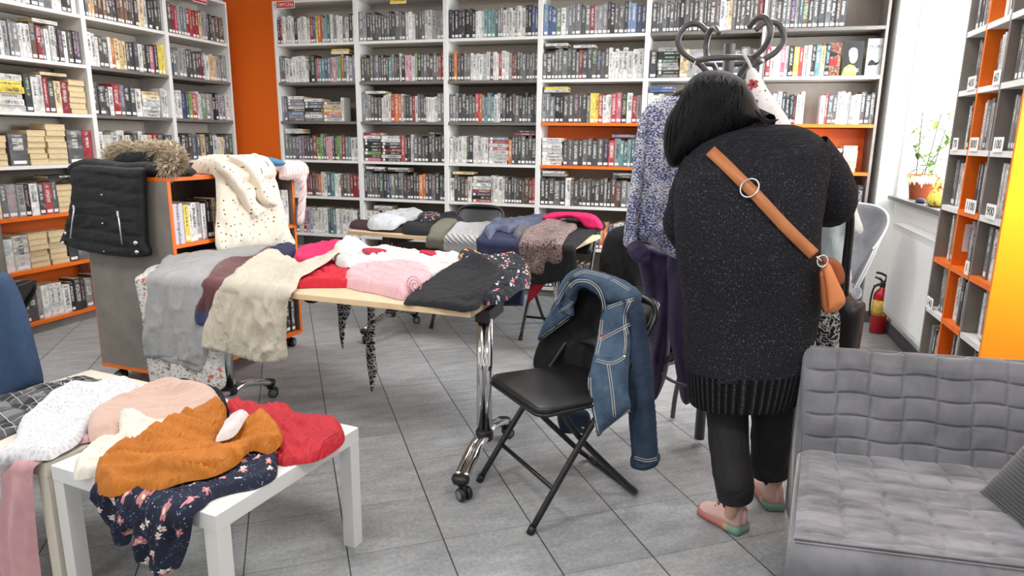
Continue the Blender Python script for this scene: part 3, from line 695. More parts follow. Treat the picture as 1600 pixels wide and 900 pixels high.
# ------------------------------------------------------------------ folding chairs
def folding_chair(label, o, fdir, group='black folding chairs', hz=1.):
    t = thing('folding_chair', label, 'chair', o, group)
    x = Vector((fdir[0], fdir[1], 0)).normalized(); T = frameT((o[0], o[1], 0), x) @ Matrix.Diagonal((1,1,hz,1))      # x forward, y to its left
    fr = MB()
    pth = [(.27,-.222,.012),(.07,-.218,.30),(-.10,-.212,.52),(-.24,-.205,.70),(-.292,-.195,.775),(-.315,-.14,.815),(-.32,0,.825),(-.315,.14,.815),(-.292,.195,.775),(-.24,.205,.70),(-.10,.212,.52),(.07,.218,.30),(.27,.222,.012)]
    fr.tube(smooth_path(pth, 4), .0125, 12, T=T); fo = fr.build('front_frame', BLACKM, t)
    for s in (-1, 1): MB().tube([(.276,s*.2225,.0),(.262,s*.2218,.026)], .0155, 12, T=T).build('foot_cap', BLACKP, fo)
    MB().tube([(.172,-.22,.155),(.172,.22,.155)], .009, 10, T=T).build('front_crossbar', BLACKM, t)
    pr = [(.13,-.19,.45),(.02,-.19,.30),(-.20,-.19,.07),(-.25,-.182,.025),(-.262,-.15,.0135),(-.262,0,.0135),(-.262,.15,.0135),(-.25,.182,.025),(-.20,.19,.07),(.02,.19,.30),(.13,.19,.45)]
    ro = MB().tube(smooth_path(pr, 5), .0125, 12, T=T).build('rear_frame', BLACKM, t)
    for s in (-1, 1): MB().tube([(-.262,s*.10,.0135),(-.262,s*.15,.0135)], .015, 12, T=T).build('rubber_foot', BLACKP, ro)
    # seat: rounded plate with upholstered top
    oc = []
    for cx, cy, a0 in ((.19,.16,0), (-.15,.15,90), (-.15,-.16,180), (.19,-.18,270)):
        for k in range(6): a = radians(a0+k*18); oc.append((cx+.045*cos(a), cy+.045*sin(a)))
    n = len(oc); cen = Vector((.02,0,0)); rr = []
    for sc, z in ((.97,.452),(1.,.455),(1.,.472),(.985,.479),(.93,.4825),(.6,.484),(.15,.484)): rr.append([T @ Vector((cen.x+(a-cen.x)*sc, b*sc, z)) for a, b in oc])
    MB().rings(rr, 0, True).build('seat', plain('black_vinyl', srgb(30,30,32), .38, var=.08, bump=.15, bscale=500), t)
    MB().tube([(q[0]*1.0, q[1], .4535) for q in oc], .0075, 8, T=T, closed=True).build('seat_rim', BLACKM, t)
    bk = MB(); rows = []
    for z, ins in ((.60,.03),(.61,.005),(.66,0),(.72,0),(.78,.004),(.81,.02),(.822,.05)):
        x0 = -.10-(z-.52)*.78
        rows.append([T @ Vector((x0+.012-.03*(1-(y/.2)**2)+dx, y, z)) for dx, ys in ((.008, np.linspace(-.197+ins,.197-ins,11)), (-.008, np.linspace(.197-ins,-.197+ins,11))) for y in ys])
    bk.rings(rows); bk.build('backrest', plain('black_vinyl', (0,0,0)), t)
    return t, T
fA = Vector((-.715,-.70,0)).normalized()
_, CAT = folding_chair('black folding chair with a denim jacket over its back', (-.515,2.56), fA)
folding_chair('black folding chair behind the far table, bare curved backrest showing over the clothes', (-1.79,4.96), (0.03,-1), hz=1.10)
_, CCT = folding_chair('black folding chair with hot pink shirt over its backrest, by far table', (-1.03,4.87), (-.04,-1))
_, CDT = folding_chair('black folding chair under black cloth, between the denim jacket and coat rack', (-.52,4.42), (-.35,-1))
_, CET = folding_chair('black folding chair under blue denim cloth, at the side bookcase', (-3.10,1.96), (-1,-.25))
# ------------------------------------------------------------------ book trolley
TZ = 1.225
ta, tb, tc = Vector((-3.43,2.995,0)), Vector((-2.772,2.956,0)), Vector((-2.698,3.995,0))
Ts = (tc-tb).normalized(); Ti = Vector((-Ts.y, Ts.x, 0)); TL = (tc-tb).length; TD_ = .64
TT = Matrix(((Ts.x, Ti.x, 0, tb.x), (Ts.y, Ti.y, 0, tb.y), (0,0,1,0), (0,0,0,1)))     # x along the shelves, y into the trolley
t = thing('book_trolley', 'grey wheeled book trolley with orange edges, black vest hanging over its end', 'bookcase', tb)
MB().box((0,0,.1), (.022,TD_,TZ-.02), T=TT).build('end_panel', GREY, t)
MB().box((TL-.022,0,.1), (TL,TD_,TZ-.02), T=TT).build('end_panel', GREY, t)
MB().box((.022,TD_*.5-.008,.115), (TL-.022,TD_*.5+.008,TZ-.02), T=TT).build('middle_panel', GREY, t)
MB().box((TL*.5-.009,.004,.115), (TL*.5+.009,TD_*.5-.008,TZ-.02), T=TT).build('divider', GREY, t)
MB().box((-.001,-.001,TZ-.02), (TL+.001,TD_+.001,TZ), T=TT).build('top_panel', ORANGE, t)
MB().box((-.003,-.003,.095), (TL+.003,TD_+.003,.115), T=TT).build('base_panel', ORANGE, t)
q = PP(300,379,tb,-Ti); z1 = q.z
ZT = [z1, z1-.37]
for z in ZT:
    MB().box((.022,.002,z-.02), (TL-.022,TD_*.5-.008,z), T=TT).build('shelf', ORANGE, t)
    MB().box((.022,TD_*.5+.008,z-.02), (TL-.022,TD_-.002,z), T=TT).build('shelf', ORANGE, t)
for x in (0, TL-.022):
    for y in (-.0025, TD_+.0005): MB().box((x,y,.115), (x+.022,y+.002,TZ-.02), T=TT).build('edge_band', ORANGE, t)
for x, y, a in ((.07,.08,.5), (.07,TD_-.09,2), (TL-.07,.06,.2), (TL-.07,TD_-.08,2.5)):
    Q = TT @ Matrix.Translation((x,y,0)) @ Matrix.Rotation(a, 4, 'Z') @ Matrix.Scale(1.1,4); castor(t, Q)
fill_cell(TT @ Matrix.Translation((.025+.085,0,z1)), .42, .3, 'Y1 W2 G1 W1 K2 C1 W1 K1 W2 D1', 'upper shelf of the trolley', 900, hmean=.215, tmean=.032)
fill_cell(TT @ Matrix.Translation((TL*.5+.012,0,z1)), .48, .3, 'W3 D3 R1 W3 P2 W4', 'upper shelf of the trolley, beyond the cream coat', 901)
fill_cell(TT @ Matrix.Translation((.025,0,ZT[1])), .48, .3, 'D4 W5 R1 W4', 'lower shelf of the trolley', 902)
fill_cell(TT @ Matrix.Translation((.025,0,.116)), .48, .3, 'W4 C2 D4 W3', 'base shelf of the trolley', 903)
fill_cell(TT @ Matrix.Translation((TL*.5+.012,0,.116)), .48, .3, 'W4 R1 C3 D3', 'base shelf of the trolley, far half', 904)
s = thing('shelf_sign', 'white upright sign reading Powieści biograficzne on the trolley shelf', 'sign')
MB().box((.028,.012,z1), (.1,.03,z1+.222), T=TT).build('plate', plain('sign_grey_white', srgb(205,203,214), .6, var=.01), s)
text('Powieści biograficzne', TT @ Matrix.Translation((.066,.0115,z1+.11)) @ Matrix.Rotation(pi/2,4,'X') @ Matrix.Rotation(-pi/2,4,'Z'), .026, INK, s)
# ------------------------------------------------------------------ quilted armchair
def velvet(name, c, ang=0.):
    N = NT(name); v = N.obj(); a = N.noise(N.obj((5,16,8), (0,0,.5)), 1., 5, .62) if ang else N.noise(v, 7, 4, .6); 
    col = N.ramp(a, [(.35, tuple(x*(.6 if ang else .78) for x in c)), (.62, tuple(min(1,x*(1.4 if ang else 1.22)) for x in c))])
    N.bump(N.noise(v, 600, 2), .001, .2); N.fin(col, .75, 0, .55); N.b.inputs['Sheen Roughness'].default_value = .4; return N.m
VEL = velvet('grey_velvet', srgb(116,116,122)); VELL = velvet('light_grey_velvet', srgb(98,98,102))
t = thing('armchair', 'grey velvet armchair with quilted squares on seat and back, beside the woman', 'armchair')
AX = Vector((.997,.075,0)).normalized(); ao = Vector((.372,2.36,0)); AT_ = frameT(ao, AX)      # x along its width, y backwards, z up
AWD = .80
def quilt(rowsfn, nu, nv, cu, cv, depth, uofs=.5):
    """profile surface: rowsfn(u, v) -> (point, normal); stitched squares cu x cv"""
    vs = []; fs = []
    for j in range(nv+1):
        for i in range(nu+1):
            u, v = i/nu, j/nv; p, n_ = rowsfn(u, v)
            jj = floor_(v*cv); sh = .06*((jj % 2)*2-1); a = u*cu+sh*0.5+.02*sin(v*cv*6.3); b = v*cv+.10*sin(u*cu*pi)*.6
            da = abs(a-round(a)); db = abs(b-round(b))
            g_ = min(1, da/.085)**.6; g2 = min(1, db/.085)**.6
            pf = (abs(sin(pi*a))**.6)*(abs(sin(pi*b))**.6)
            vs.append(p+n_*(depth*(.62*min(g_,g2)+.38*pf)*min(1, (1-v)/.06+.15)*min(1, u/.03, (1-u)/.03)))
    for j in range(nv):
        for i in range(nu):
            a = j*(nu+1)+i; fs.append((a, a+1, a+nu+2, a+nu+1))
    return vs, fs
floor_ = lambda x: int(math.floor(x))
def backfn(u, v):      # v: 0 at the seat, 1 over the top
    prof = [(0,.385),(.03,.50),(.07,.62),(.10,.70),(.125,.735),(.155,.74)]
    cl = [0.]
    for a, b in zip(prof, prof[1:]): cl.append(cl[-1]+hypot(b[0]-a[0], b[1]-a[1]))
    q = v*cl[-1]; i = max(i for i in range(len(prof)-1) if cl[i] <= q+1e-9); f = (q-cl[i])/(cl[i+1]-cl[i])
    y = prof[i][0]*(1-f)+prof[i+1][0]*f; z = prof[i][1]*(1-f)+prof[i+1][1]*f
    dy = prof[i+1][0]-prof[i][0]; dz = prof[i+1][1]-prof[i][1]; L = hypot(dy, dz)
    ins = .0
    return AT_ @ Vector((u*AWD, y, z)), (AT_.to_3x3() @ Vector((0,-dz/L,dy/L)))
bq = MB(); bq.add(*quilt(backfn, 230, 160, 7.6, 5.3, .015), 0, True)
bq.build('backrest', VEL, t)
ob = MB(); pr = [(.0,.10),(.03,.386),(.07,.50),(.11,.62),(.145,.70),(.158,.738)]
sec = [(.012,.36),(.03,.5),(.07,.62),(.10,.70),(.125,.733),(.145,.738),(.165,.73),(.178,.69),(.168,.55),(.15,.40),(.13,.12),(.02,.12)]
ob.rings([[AT_ @ Vector((x, y*(1)+(.004 if e else 0), z-(.006 if e else 0))) for y, z in sec] for x, e in ((-.006,1),(.0,0),(AWD,0),(AWD+.006,1))]); ob.build('back_shell', VEL, t)
def seatfn(u, v):      # v: 0 at the back, 1 at the front
    y = -v*.55; z = .405+.012*sin(pi*v)-.01*v
    return AT_ @ Vector((u*AWD-.125*v*(1-u)**1.5, y, z)), Vector((0,0,1))
sq = MB(); sq.add(*quilt(seatfn, 230, 170, 7.6, 5.2, .013), 0, True); sq.build('seat', VELL if False else velvet('worn_grey_velvet', srgb(128,128,134), 1.), t)
fr = MB(); secf = []
for k in range(9):
    a = radians(90+k*90/8*1.0); secf.append((-.55+.06*cos(a)*1.0, .335+.06*sin(a)))
secf += [(-.605,.12),(.0,.12),(.0,.40)]
fl_ = lambda x, y: x-.125*max(0, -y/.55)*max(0, 1-max(0,x)/AWD)**1.5
fr.rings([[AT_ @ Vector((fl_(x, y), y, z-(.010 if e else 0))) for y, z in secf] for x, e in [(-.014,1),(-.004,0)]+[(AWD*k/10,0) for k in range(1,10)]+[(AWD+.002,0),(AWD+.012,1)]]); fr.build('seat_base', VEL, t)
for dx in (0, .012):
    MB().tube(smooth_path([AT_ @ Vector((fl_(x, -.55), -.556-dx*.9, .398-dx*.35)) for x in np.linspace(.0, AWD, 9)], 3), .0035, 8).build('piping', VEL, t)
for x in (.06, AWD-.06):
    for y in (-.52, .1): MB().tube([AT_ @ Vector((x,y,.12)), AT_ @ Vector((x,y,0))], [.02,.013], 12).build('leg', BLACKM, t)
# right arm, outside the frame
am = MB(); am.rings([[AT_ @ Vector((AWD+.02+.05+.05*cos(a), y, .36+.16*sin(a)*(1 if sin(a) > 0 else 1.5))) for a in np.linspace(0, 2*pi, 17)[:-1]] for y in (-.56,-.3,.0,.12)]); am.build('armrest', VEL, t)
# ribbed cushion
N = NT('ribbed_cushion'); v = N.uv(); sx_ = N.n('SeparateXYZ', {0: v}); rb = N.math('SINE', N.math('MULTIPLY', sx_.outputs[1], 520)); N.bump(rb, .002, .6)
CUSH = N.fin(N.ramp(rb, [(0, srgb(58,60,62)), (1, srgb(90,92,94))]), .85, 0, .4)
cp = MB(); vs, fs, uvs = [], [], []; n = 40
for side in (1, -1):
    b = len(vs)
    for j in range(n+1):
        for i in range(n+1):
            u, v_ = i/n*2-1, j/n*2-1; th = .075*max(0, (1-u**4)*(1-v_**4))**.6 + .006*sin(u*7+v_*3)*(1-u*u)*(1-v_*v_); pin = 1-.05*(u*u*v_*v_)*-1
            vs.append((u*.235*(1-.07*(1-v_*v_)*abs(u)), side*th, v_*.235*(1-.07*(1-u*u)*abs(v_)))); uvs.append((u*.235, v_*.235))
    for j in range(n):
        for i in range(n):
            a = b+j*(n+1)+i; f = (a, a+1, a+n+2, a+n+1); fs.append(f if side < 0 else f[::-1])
Q = Matrix.Translation((1.045, 1.985, .575)) @ Matrix.Rotation(radians(-62), 4, 'Z') @ Matrix.Rotation(radians(-24), 4, 'X') @ Matrix.Rotation(radians(12), 4, 'Y')
cp.add([Q @ Vector(v) for v in vs], fs, 0, True, uvs)
tag(cp.build('cushion', CUSH), 'dark grey ribbed cushion leaning on the quilted armchair seat', 'cushion')
# ------------------------------------------------------------------ shell chair by the radiator
t = thing('shell_chair', 'light grey velvet shell chair between coat rack and radiator', 'armchair', (1.02,5.0,0))
sc = MB(); so = Vector((.86,5.0,0)); n, m_ = 40, 20; vs = []; fs = []
for side in (0, 1):
    for j in range(m_+1):
        v = j/m_
        for i in range(n+1):
            u = i/n*2-1; a = radians(62+u*112); rr = .15+.155*v**.8-.012*side
            top = 1.04-.26*abs(u)**2.4; z = .44+(top-.44)*v
            vs.append(so+Vector((cos(a)*rr*.95, sin(a)*rr*.8, z)))
for side in (0, 1):
    for j in range(m_):
        for i in range(n):
            a = side*(n+1)*(m_+1)+j*(n+1)+i; f = (a, a+1, a+n+2, a+n+1); fs.append(f if side == 0 else f[::-1])
o2 = (n+1)*(m_+1)
for i in range(n): a = m_*(n+1)+i; fs.append((a, a+1, o2+a+1, o2+a))
for j in range(m_):
    a = j*(n+1); fs.append((a, o2+a, o2+a+n+1, a+n+1)); a += n; fs.append((a, a+n+1, o2+a+n+1, o2+a))
sc.add(vs, fs, 0, True); sc.build('shell', VELL, t)
MB().tube([vs[m_*(n+1)+i] for i in range(n+1)], .006, 8).build('piping', plain('pale_piping', srgb(225,225,225), .6), t)
MB().lathe([(.02,.40),(.15,.40),(.185,.42),(.19,.47),(.17,.50),(.1,.512),(.01,.514)], so, 30, sy=.85).build('seat', VELL, t)
for dx, dy in ((.15,.12),(-.15,.12),(.15,-.12),(-.15,-.12)): MB().tube([so+Vector((dx*.7,dy*.7,.405)), so+Vector((dx*1.25,dy*1.25,0))], [.016,.01], 10).build('leg', BLACKM, t)
# ------------------------------------------------------------------ coat rack
RKY = 3.2; q = PY(1138,100,RKY); ro = Vector((q.x, RKY, 0))
t = thing('coat_rack', 'grey metal coat rack with curled hooks, in front of the woman', 'coat rack', ro)
RM = plain('rack_grey', srgb(92,92,94), .38, .6, var=.05)
MB().tube([ro+Vector((0,0,.03)), ro+Vector((0,0,1.86))], .024, 16).build('pole', RM, t)
for a in (182, 314, 5, 118):
    A = radians(a); d = Vector((cos(A), sin(A), 0)); k = 1.0
    pf = [(.02,1.60),(.055,1.70),(.115,1.775),(.19,1.825),(.218,1.88),(.19,1.937),(.14,1.945),(.10,1.915)]
    MB().tube(smooth_path([ro+d*r_+Vector((0,0,z)) for r_, z in pf], 6), .0125, 12).build('hook', RM, t)
    pl = [(.02,.55),(.10,.5),(.21,.36),(.28,.16),(.30,.012)]
    MB().tube(smooth_path([ro+d*r_+Vector((0,0,z)) for r_, z in pl], 6), .0125, 12).build('leg', RM, t)
MB().tube([ro+Vector((.135*cos(a), .135*sin(a), 1.79)) for a in np.linspace(0, 2*pi, 33)[:-1]], .0125, 10, closed=True).build('ring', RM, t)
MB().tube([ro+Vector((.2*cos(a), .2*sin(a), .36)) for a in np.linspace(0, 2*pi, 33)[:-1]], .008, 8, closed=True).build('umbrella_ring', RM, t)
# ------------------------------------------------------------------ fabrics
def fabric(name, c, rough=.85, var=.12, weave=900, wst=.3, sheen=.0, scale=9, fine=0., crease=.5):
    if name in MATS: return MATS[name]
    N = NT(name); v = N.uv(); a = N.noise(v, scale, 4, .6)
    if fine: a = N.math('ADD', N.math('MULTIPLY', a, 1-fine), N.math('MULTIPLY', N.noise(v, 260, 2), fine))
    col = N.ramp(a, [(.3, tuple(x*(1-var) for x in c)), (.7, tuple(min(1, x*(1+var)) for x in c))])
    creases(N, v, crease, weave, wst); MATS[name] = N.fin(col, rough, 0, sheen*.25); return MATS[name]
def creases(N, v, k=.5, weave=900, wst=.3):
    """small folds and the weave of a cloth as surface relief"""
    w = N.noise(v, 9, 2, out='Color'); q = N.n('VectorMath', {0: v, 1: N.n('VectorMath', {0: w, 'Scale': .05}, operation='SCALE').outputs[0]}, operation='ADD').outputs[0]
    mp = N.n('Mapping', {'Vector': q}); mp.inputs['Rotation'].default_value = (0,0,.75); mp.inputs['Scale'].default_value = (1,.26,1)
    n1 = N.noise(mp.outputs[0], 24, 4, .55); r1 = N.math('ABSOLUTE', N.math('SUBTRACT', n1, .5))
    h = N.math('ADD', N.math('MULTIPLY', r1, -1.6*k), N.math('MULTIPLY', N.noise(v, weave, 2), .05*wst/.3))
    N.bump(h, .020, .9)
def blossoms(name, base, petals, leaf=None, cell=.05, size=.34, dens=1., leafc=None, rough=.8):
    """scattered five-petalled print with leaves, from the cloth's own uv"""
    N = NT(name); uv = N.uv(); col = base if not isinstance(base, tuple) else N.mix(0., base, base)
    wob = N.noise(uv, 30, 2, out='Color'); wv = N.n('VectorMath', {0: wob, 1: (.5,.5,.5)}, operation='SUBTRACT'); wv2 = N.n('VectorMath', {0: wv.outputs[0], 'Scale': .02}, operation='SCALE')
    p = N.n('VectorMath', {0: uv, 1: wv2.outputs[0]}, operation='ADD').outputs[0]
    if leafc:
        for k, (lc, sc, th, dr) in enumerate(leafc):
            mp = N.n('Mapping', {'Vector': p}); mp.inputs['Rotation'].default_value = (0,0,dr); mp.inputs['Scale'].default_value = (1., 2.6, 1.); mp.inputs['Location'].default_value = (k*3.3, k, 0)
            vo = N.n('TexVoronoi', {'Vector': mp.outputs[0], 'Scale': sc}, voronoi_dimensions='2D')
            m1 = N.math('LESS_THAN', vo.outputs['Distance'], th); r = N.n('SeparateColor', {0: vo.outputs['Color']}).outputs[0]
            col = N.mix(N.math('MULTIPLY', m1, N.math('GREATER_THAN', r, .35)), col, lc)
    for k, (pc, cc, cl, sz, keep) in enumerate(petals):
        vo = N.n('TexVoronoi', {'Vector': N.n('VectorMath', {0: p, 1: (k*.37, k*.71, 0)}, operation='ADD').outputs[0], 'Scale': 1/cl}, voronoi_dimensions='2D')
        rel = N.n('VectorMath', {0: N.n('VectorMath', {0: p, 1: (k*.37, k*.71, 0)}, operation='ADD').outputs[0], 1: vo.outputs['Position']}, operation='SUBTRACT') if False else None
        # Position is given in scaled space
        ps = N.n('VectorMath', {0: N.n('VectorMath', {0: p, 1: (k*.37, k*.71, 0)}, operation='ADD').outputs[0], 'Scale': 1/cl}, operation='SCALE')
        rl = N.n('VectorMath', {0: N.n('VectorMath', {0: p, 1: (k*.37, k*.71, 0)}, operation='ADD').outputs[0], 1: vo.outputs['Position']}, operation='SUBTRACT'); sx = N.n('SeparateXYZ', {0: rl.outputs[0]})
        an = N.math('ARCTAN2', sx.outputs[1], sx.outputs[0]); r = N.n('SeparateColor', {0: vo.outputs['Color']})
        lob = N.math('ABSOLUTE', N.math('SINE', N.math('ADD', N.math('MULTIPLY', an, 2.5), N.math('MULTIPLY', r.outputs[1], 6.))))
        rad = N.math('MULTIPLY', N.math('MULTIPLY_ADD', lob, .55, .5), sz)
        dd = vo.outputs['Distance']; keepm = N.math('LESS_THAN', r.outputs[0], keep)
        m1 = N.math('MULTIPLY', N.math('LESS_THAN', dd, rad), keepm)
        pcol = N.mix(r.outputs[2], pc, tuple(min(1, x*1.35+.03) for x in pc))
        col = N.mix(m1, col, pcol); col = N.mix(N.math('MULTIPLY', N.math('LESS_THAN', dd, sz*.24), keepm), col, cc)
    creases(N, uv, .35); return N.fin(col, rough)
s_ = srgb
NAVYFLOWER = blossoms('navy_flower_print', s_(22,26,52), [(s_(190,120,124), s_(240,220,190), .05, .26, .42), (s_(222,208,200), s_(200,120,60), .044, .24, .34), (s_(200,205,225), s_(225,225,235), .011, .10, .3)], leafc=[(s_(34,78,88), 30, .11, .6), (s_(110,140,180), 26, .05, 2.1), (s_(52,70,110), 24, .08, 1.2)])
WHITEFLOWER = blossoms('white_flower_print', s_(226,224,222), [(s_(206,120,100), s_(150,60,50), .055, .26, .5), (s_(150,120,110), s_(90,70,60), .045, .22, .4)], leafc=[(s_(120,118,122), 26, .16, .4), (s_(176,140,110), 24, .13, 1.9), (s_(90,95,110), 22, .09, 1.1)])
BLACKFLOWER = blossoms('black_flower_print', s_(24,25,36), [(s_(200,206,216), s_(220,150,60), .03, .24, .45), (s_(206,90,120), s_(240,180,60), .05, .24, .3), (s_(220,150,50), s_(200,90,40), .06, .2, .25)], leafc=[(s_(54,90,98), 40, .12, .6), (s_(150,158,170), 36, .06, 2.1)])
WHITETOPF = blossoms('white_rose_print', s_(238,238,238), [(s_(170,60,70), s_(90,40,44), .085, .26, .55), (s_(60,60,70), s_(40,40,44), .06, .08, .4)], leafc=[(s_(120,90,84), 20, .05, .4)])
MUST = fabric('mustard_viscose', s_(190,112,20), .6, .10, crease=1.2)
REDV = fabric('red_viscose', s_(188,24,42), .6, .10, crease=1.1)
REDC = fabric('red_cotton', s_(204,24,48), .75, .08)
HOTP = fabric('hot_pink_cotton', s_(222,20,96), .7, .08)
WHT = fabric('white_cotton', s_(218,213,213), .8, .03, crease=.6)
CREAMW = fabric('cream_white_cotton', s_(230,226,214), .8, .05, crease=1.)
CREAMS = fabric('cream_sateen', s_(206,199,182), .55, .06, crease=.9)
PINKT = fabric('dusty_pink_twill', s_(216,166,172), .75, .06)
PINKJ = fabric('pale_pink_jersey', s_(226,180,186), .8, .05, crease=.8)
BLK = fabric('black_jersey', s_(27,28,33), .95, .12, crease=.3); BLK2 = fabric('black_cloth', s_(20,20,22), .95, .12)
GREYK = fabric('grey_melange_knit', s_(172,172,174), .9, .14, fine=.55, scale=22); LGREY = fabric('light_grey_jersey', s_(196,200,204), .85, .06)
NAVY = fabric('navy_cloth', s_(40,46,78), .8, .1); SLATE = fabric('slate_blue_cloth', s_(84,90,112), .8, .1); KHAKI = fabric('khaki_cloth', s_(104,102,90), .85, .08)
MAROON = fabric('dark_maroon_cloth', s_(62,36,40), .85, .1); BLUEF = fabric('mid_blue_cloth', s_(70,130,170), .8, .1); PURPLE = fabric('dark_purple_chiffon', s_(54,42,78), .7, .12, sheen=.3)
GREYTW = fabric('dark_grey_jersey', s_(92,92,98), .85, .1); LBLUE = fabric('pale_blue_cotton', s_(224,240,246), .7, .04); DBLUE = fabric('denim_blue_cloth', s_(52,76,108), .85, .12, fine=.3)
RED2 = fabric('crimson_cloth', s_(176,24,52), .8, .1)
def denim(name, c, fade):
    N = NT(name); v = N.uv(); a = N.noise(v, 6, 4, .65); b = N.noise(N.uv((90, 900, 1)), 1., 3, .7); f = N.math('ADD', N.math('MULTIPLY', a, .75), N.math('MULTIPLY', b, .3))
    creases(N, v, .5); return N.fin(N.ramp(f, [(.36, c), (.72, fade)]), .9)
DENIM = denim('washed_denim', s_(34,52,74), s_(92,116,142)); DENIMD = denim('dark_denim', s_(26,40,60), s_(58,78,104)); STITCH = plain('pale_thread', s_(206,200,186), .7)
LIN = fabric('black_lining', s_(26,26,27), .9, .2)
def ombre():
    N = NT('ombre_cloth'); v = N.n('TexCoord').outputs['UV']; z = N.n('SeparateXYZ', {0: v}).outputs[1]
    f = N.math('MULTIPLY_ADD', z, 4.6, 1.); creases(N, v, .5); return N.fin(N.ramp(f, [(0, s_(34,62,110)), (.3, s_(50,60,100)), (.55, s_(84,40,46)), (1, s_(100,46,50))]), .6, 0, .2)
def lace():
    N = NT('white_lace_knit'); v = N.uv(); vo = N.n('TexVoronoi', {'Vector': v, 'Scale': 85.}, voronoi_dimensions='2D'); d = vo.outputs['Distance']; big = N.noise(v, 26, 3)
    f = N.math('ADD', N.math('MULTIPLY', d, .8), N.math('MULTIPLY', big, .5)); N.bump(f, .004, .7)
    return N.fin(N.ramp(f, [(.25, s_(186,186,190)), (.6, s_(218,218,222))]), .9)
def ribknit(name, c, freq, axis=0, d=.35):
    N = NT(name); v = N.n('SeparateXYZ', {0: N.uv()}).outputs[axis]; r = N.math('SINE', N.math('ADD', N.math('MULTIPLY', v, freq), N.math('MULTIPLY', N.noise(N.uv(), 6, 2), 5.)))
    N.bump(r, .002, .5); f = N.math('MULTIPLY_ADD', r, d*.5, .5)
    return N.fin(N.ramp(f, [(0, tuple(x*.8 for x in c)), (1, tuple(min(1, x*1.12) for x in c))]), .9, 0, .3)
def plaid():
    N = NT('grey_plaid'); v = N.n('SeparateXYZ', {0: N.uv(1., .35)}); 
    def band(x, per, lo, hi): f = N.math('FRACT', N.math('ADD', N.math('DIVIDE', x, per), 50.)); return N.math('MULTIPLY', N.math('GREATER_THAN', f, lo), N.math('LESS_THAN', f, hi))
    x, y = v.outputs[0], v.outputs[1]
    f = N.math('ADD', N.math('MULTIPLY', band(x,.12,.1,.5), .5), N.math('MULTIPLY', band(y,.12,.1,.5), .5))
    col = N.ramp(f, [(0, s_(44,44,48)), (.5, s_(84,84,88)), (1, s_(122,122,126))])
    st = N.math('MAXIMUM', N.math('MAXIMUM', band(x,.12,.06,.085), band(x,.12,.78,.80)), N.math('MAXIMUM', band(y,.12,.06,.085), band(y,.12,.78,.80)))
    return N.fin(N.mix(N.math('MULTIPLY', st, .75), col, s_(205,205,206)), .85)
def houndstooth():
    N = NT('houndstooth'); v = N.n('SeparateXYZ', {0: N.uv(1/.013, .3)}); x, y = v.outputs[0], v.outputs[1]
    fx, fy = N.math('FRACT', N.math('ADD', x, 900.)), N.math('FRACT', N.math('ADD', y, 900.))
    a = N.math('LESS_THAN', fx, .5); b = N.math('LESS_THAN', fy, .5); tw = N.math('LESS_THAN', N.math('FRACT', N.math('ADD', N.math('MULTIPLY', N.math('ADD', x, y), 2.), 900.)), .5)
    both = N.math('MULTIPLY', N.math('ADD', a, b), .5)
    return N.fin(N.mix(both, s_(214,214,214), s_(66,68,72)), .85)
def curls(name, base, line, sc=26., lo=.42, hi=.5):
    N = NT(name); v = N.uv(); wob = N.noise(v, 16, 2, out='Color'); q = N.n('VectorMath', {0: v, 1: N.n('VectorMath', {0: wob, 'Scale': .05}, operation='SCALE').outputs[0]}, operation='ADD').outputs[0]
    vo = N.n('TexVoronoi', {'Vector': q, 'Scale': sc}, voronoi_dimensions='2D'); d = N.math('FRACT', N.math('MULTIPLY', vo.outputs['Distance'], 2.6)); nz = N.noise(q, sc*2.5, 2)
    m = N.math('MULTIPLY', N.math('GREATER_THAN', d, lo), N.math('LESS_THAN', d, hi)); m2 = N.math('MULTIPLY', N.math('GREATER_THAN', nz, .47), N.math('LESS_THAN', nz, .53))
    return N.fin(N.mix(N.math('MAXIMUM', m, m2), base, line), .8, 0, .1)
PAIS = curls('paisley_print', s_(52,42,42), s_(150,124,118), 34., .34, .6); ZEB = curls('black_white_print', s_(20,20,22), s_(190,190,190), 17., .42, .56)
def speckled():
    N = NT('cream_speckled'); v = N.uv(); vo = N.n('TexVoronoi', {'Vector': v, 'Scale': 30.}, voronoi_dimensions='2D'); r = N.n('SeparateColor', {0: vo.outputs['Color']}).outputs[0]
    m = N.math('MULTIPLY', N.math('LESS_THAN', vo.outputs['Distance'], .13), N.math('LESS_THAN', r, .4)); g_ = N.noise(N.uv((60,600,1)), 1., 2); N.bump(N.noise(v, 300, 3), .002, .4)
    return N.fin(N.mix(m, N.ramp(g_, [(.3, s_(232,224,204)), (.7, s_(244,238,222))]), s_(54,54,66)), .85, 0, .2)
def mottled():
    N = NT('blue_white_print'); v = N.uv(); a = N.noise(N.uv((1,1.6,1)), 95, 3, .7); b = N.noise(v, 30, 2); big = N.noise(v, 11, 3)
    f = N.math('ADD', a, N.math('MULTIPLY_ADD', big, .35, -.17)); col = N.ramp(f, [(.42, s_(44,52,112)), (.49, s_(112,124,170)), (.53, s_(216,216,220))])
    return N.fin(N.mix(N.math('MULTIPLY', N.math('LESS_THAN', b, .38), .6), col, s_(34,36,60)), .8, 0, .1)
def stripes():
    N = NT('pink_striped'); x = N.n('SeparateXYZ', {0: N.uv(1., .5)}).outputs[0]; f = N.math('FRACT', N.math('ADD', N.math('DIVIDE', x, .028), 80.))
    return N.fin(N.ramp(f, [(0, s_(226,204,200)), (.42, s_(226,204,200)), (.5, s_(128,116,128)), (.6, s_(232,214,212)), (1, s_(226,204,200))]), .85, 0, .2)
OMB, LACE, PLD, HND, SPK, MOT, STR = ombre(), lace(), plaid(), houndstooth(), speckled(), mottled(), stripes()
BEIGEK = ribknit('beige_rib_knit', s_(212,178,162), 900, 0, .3)
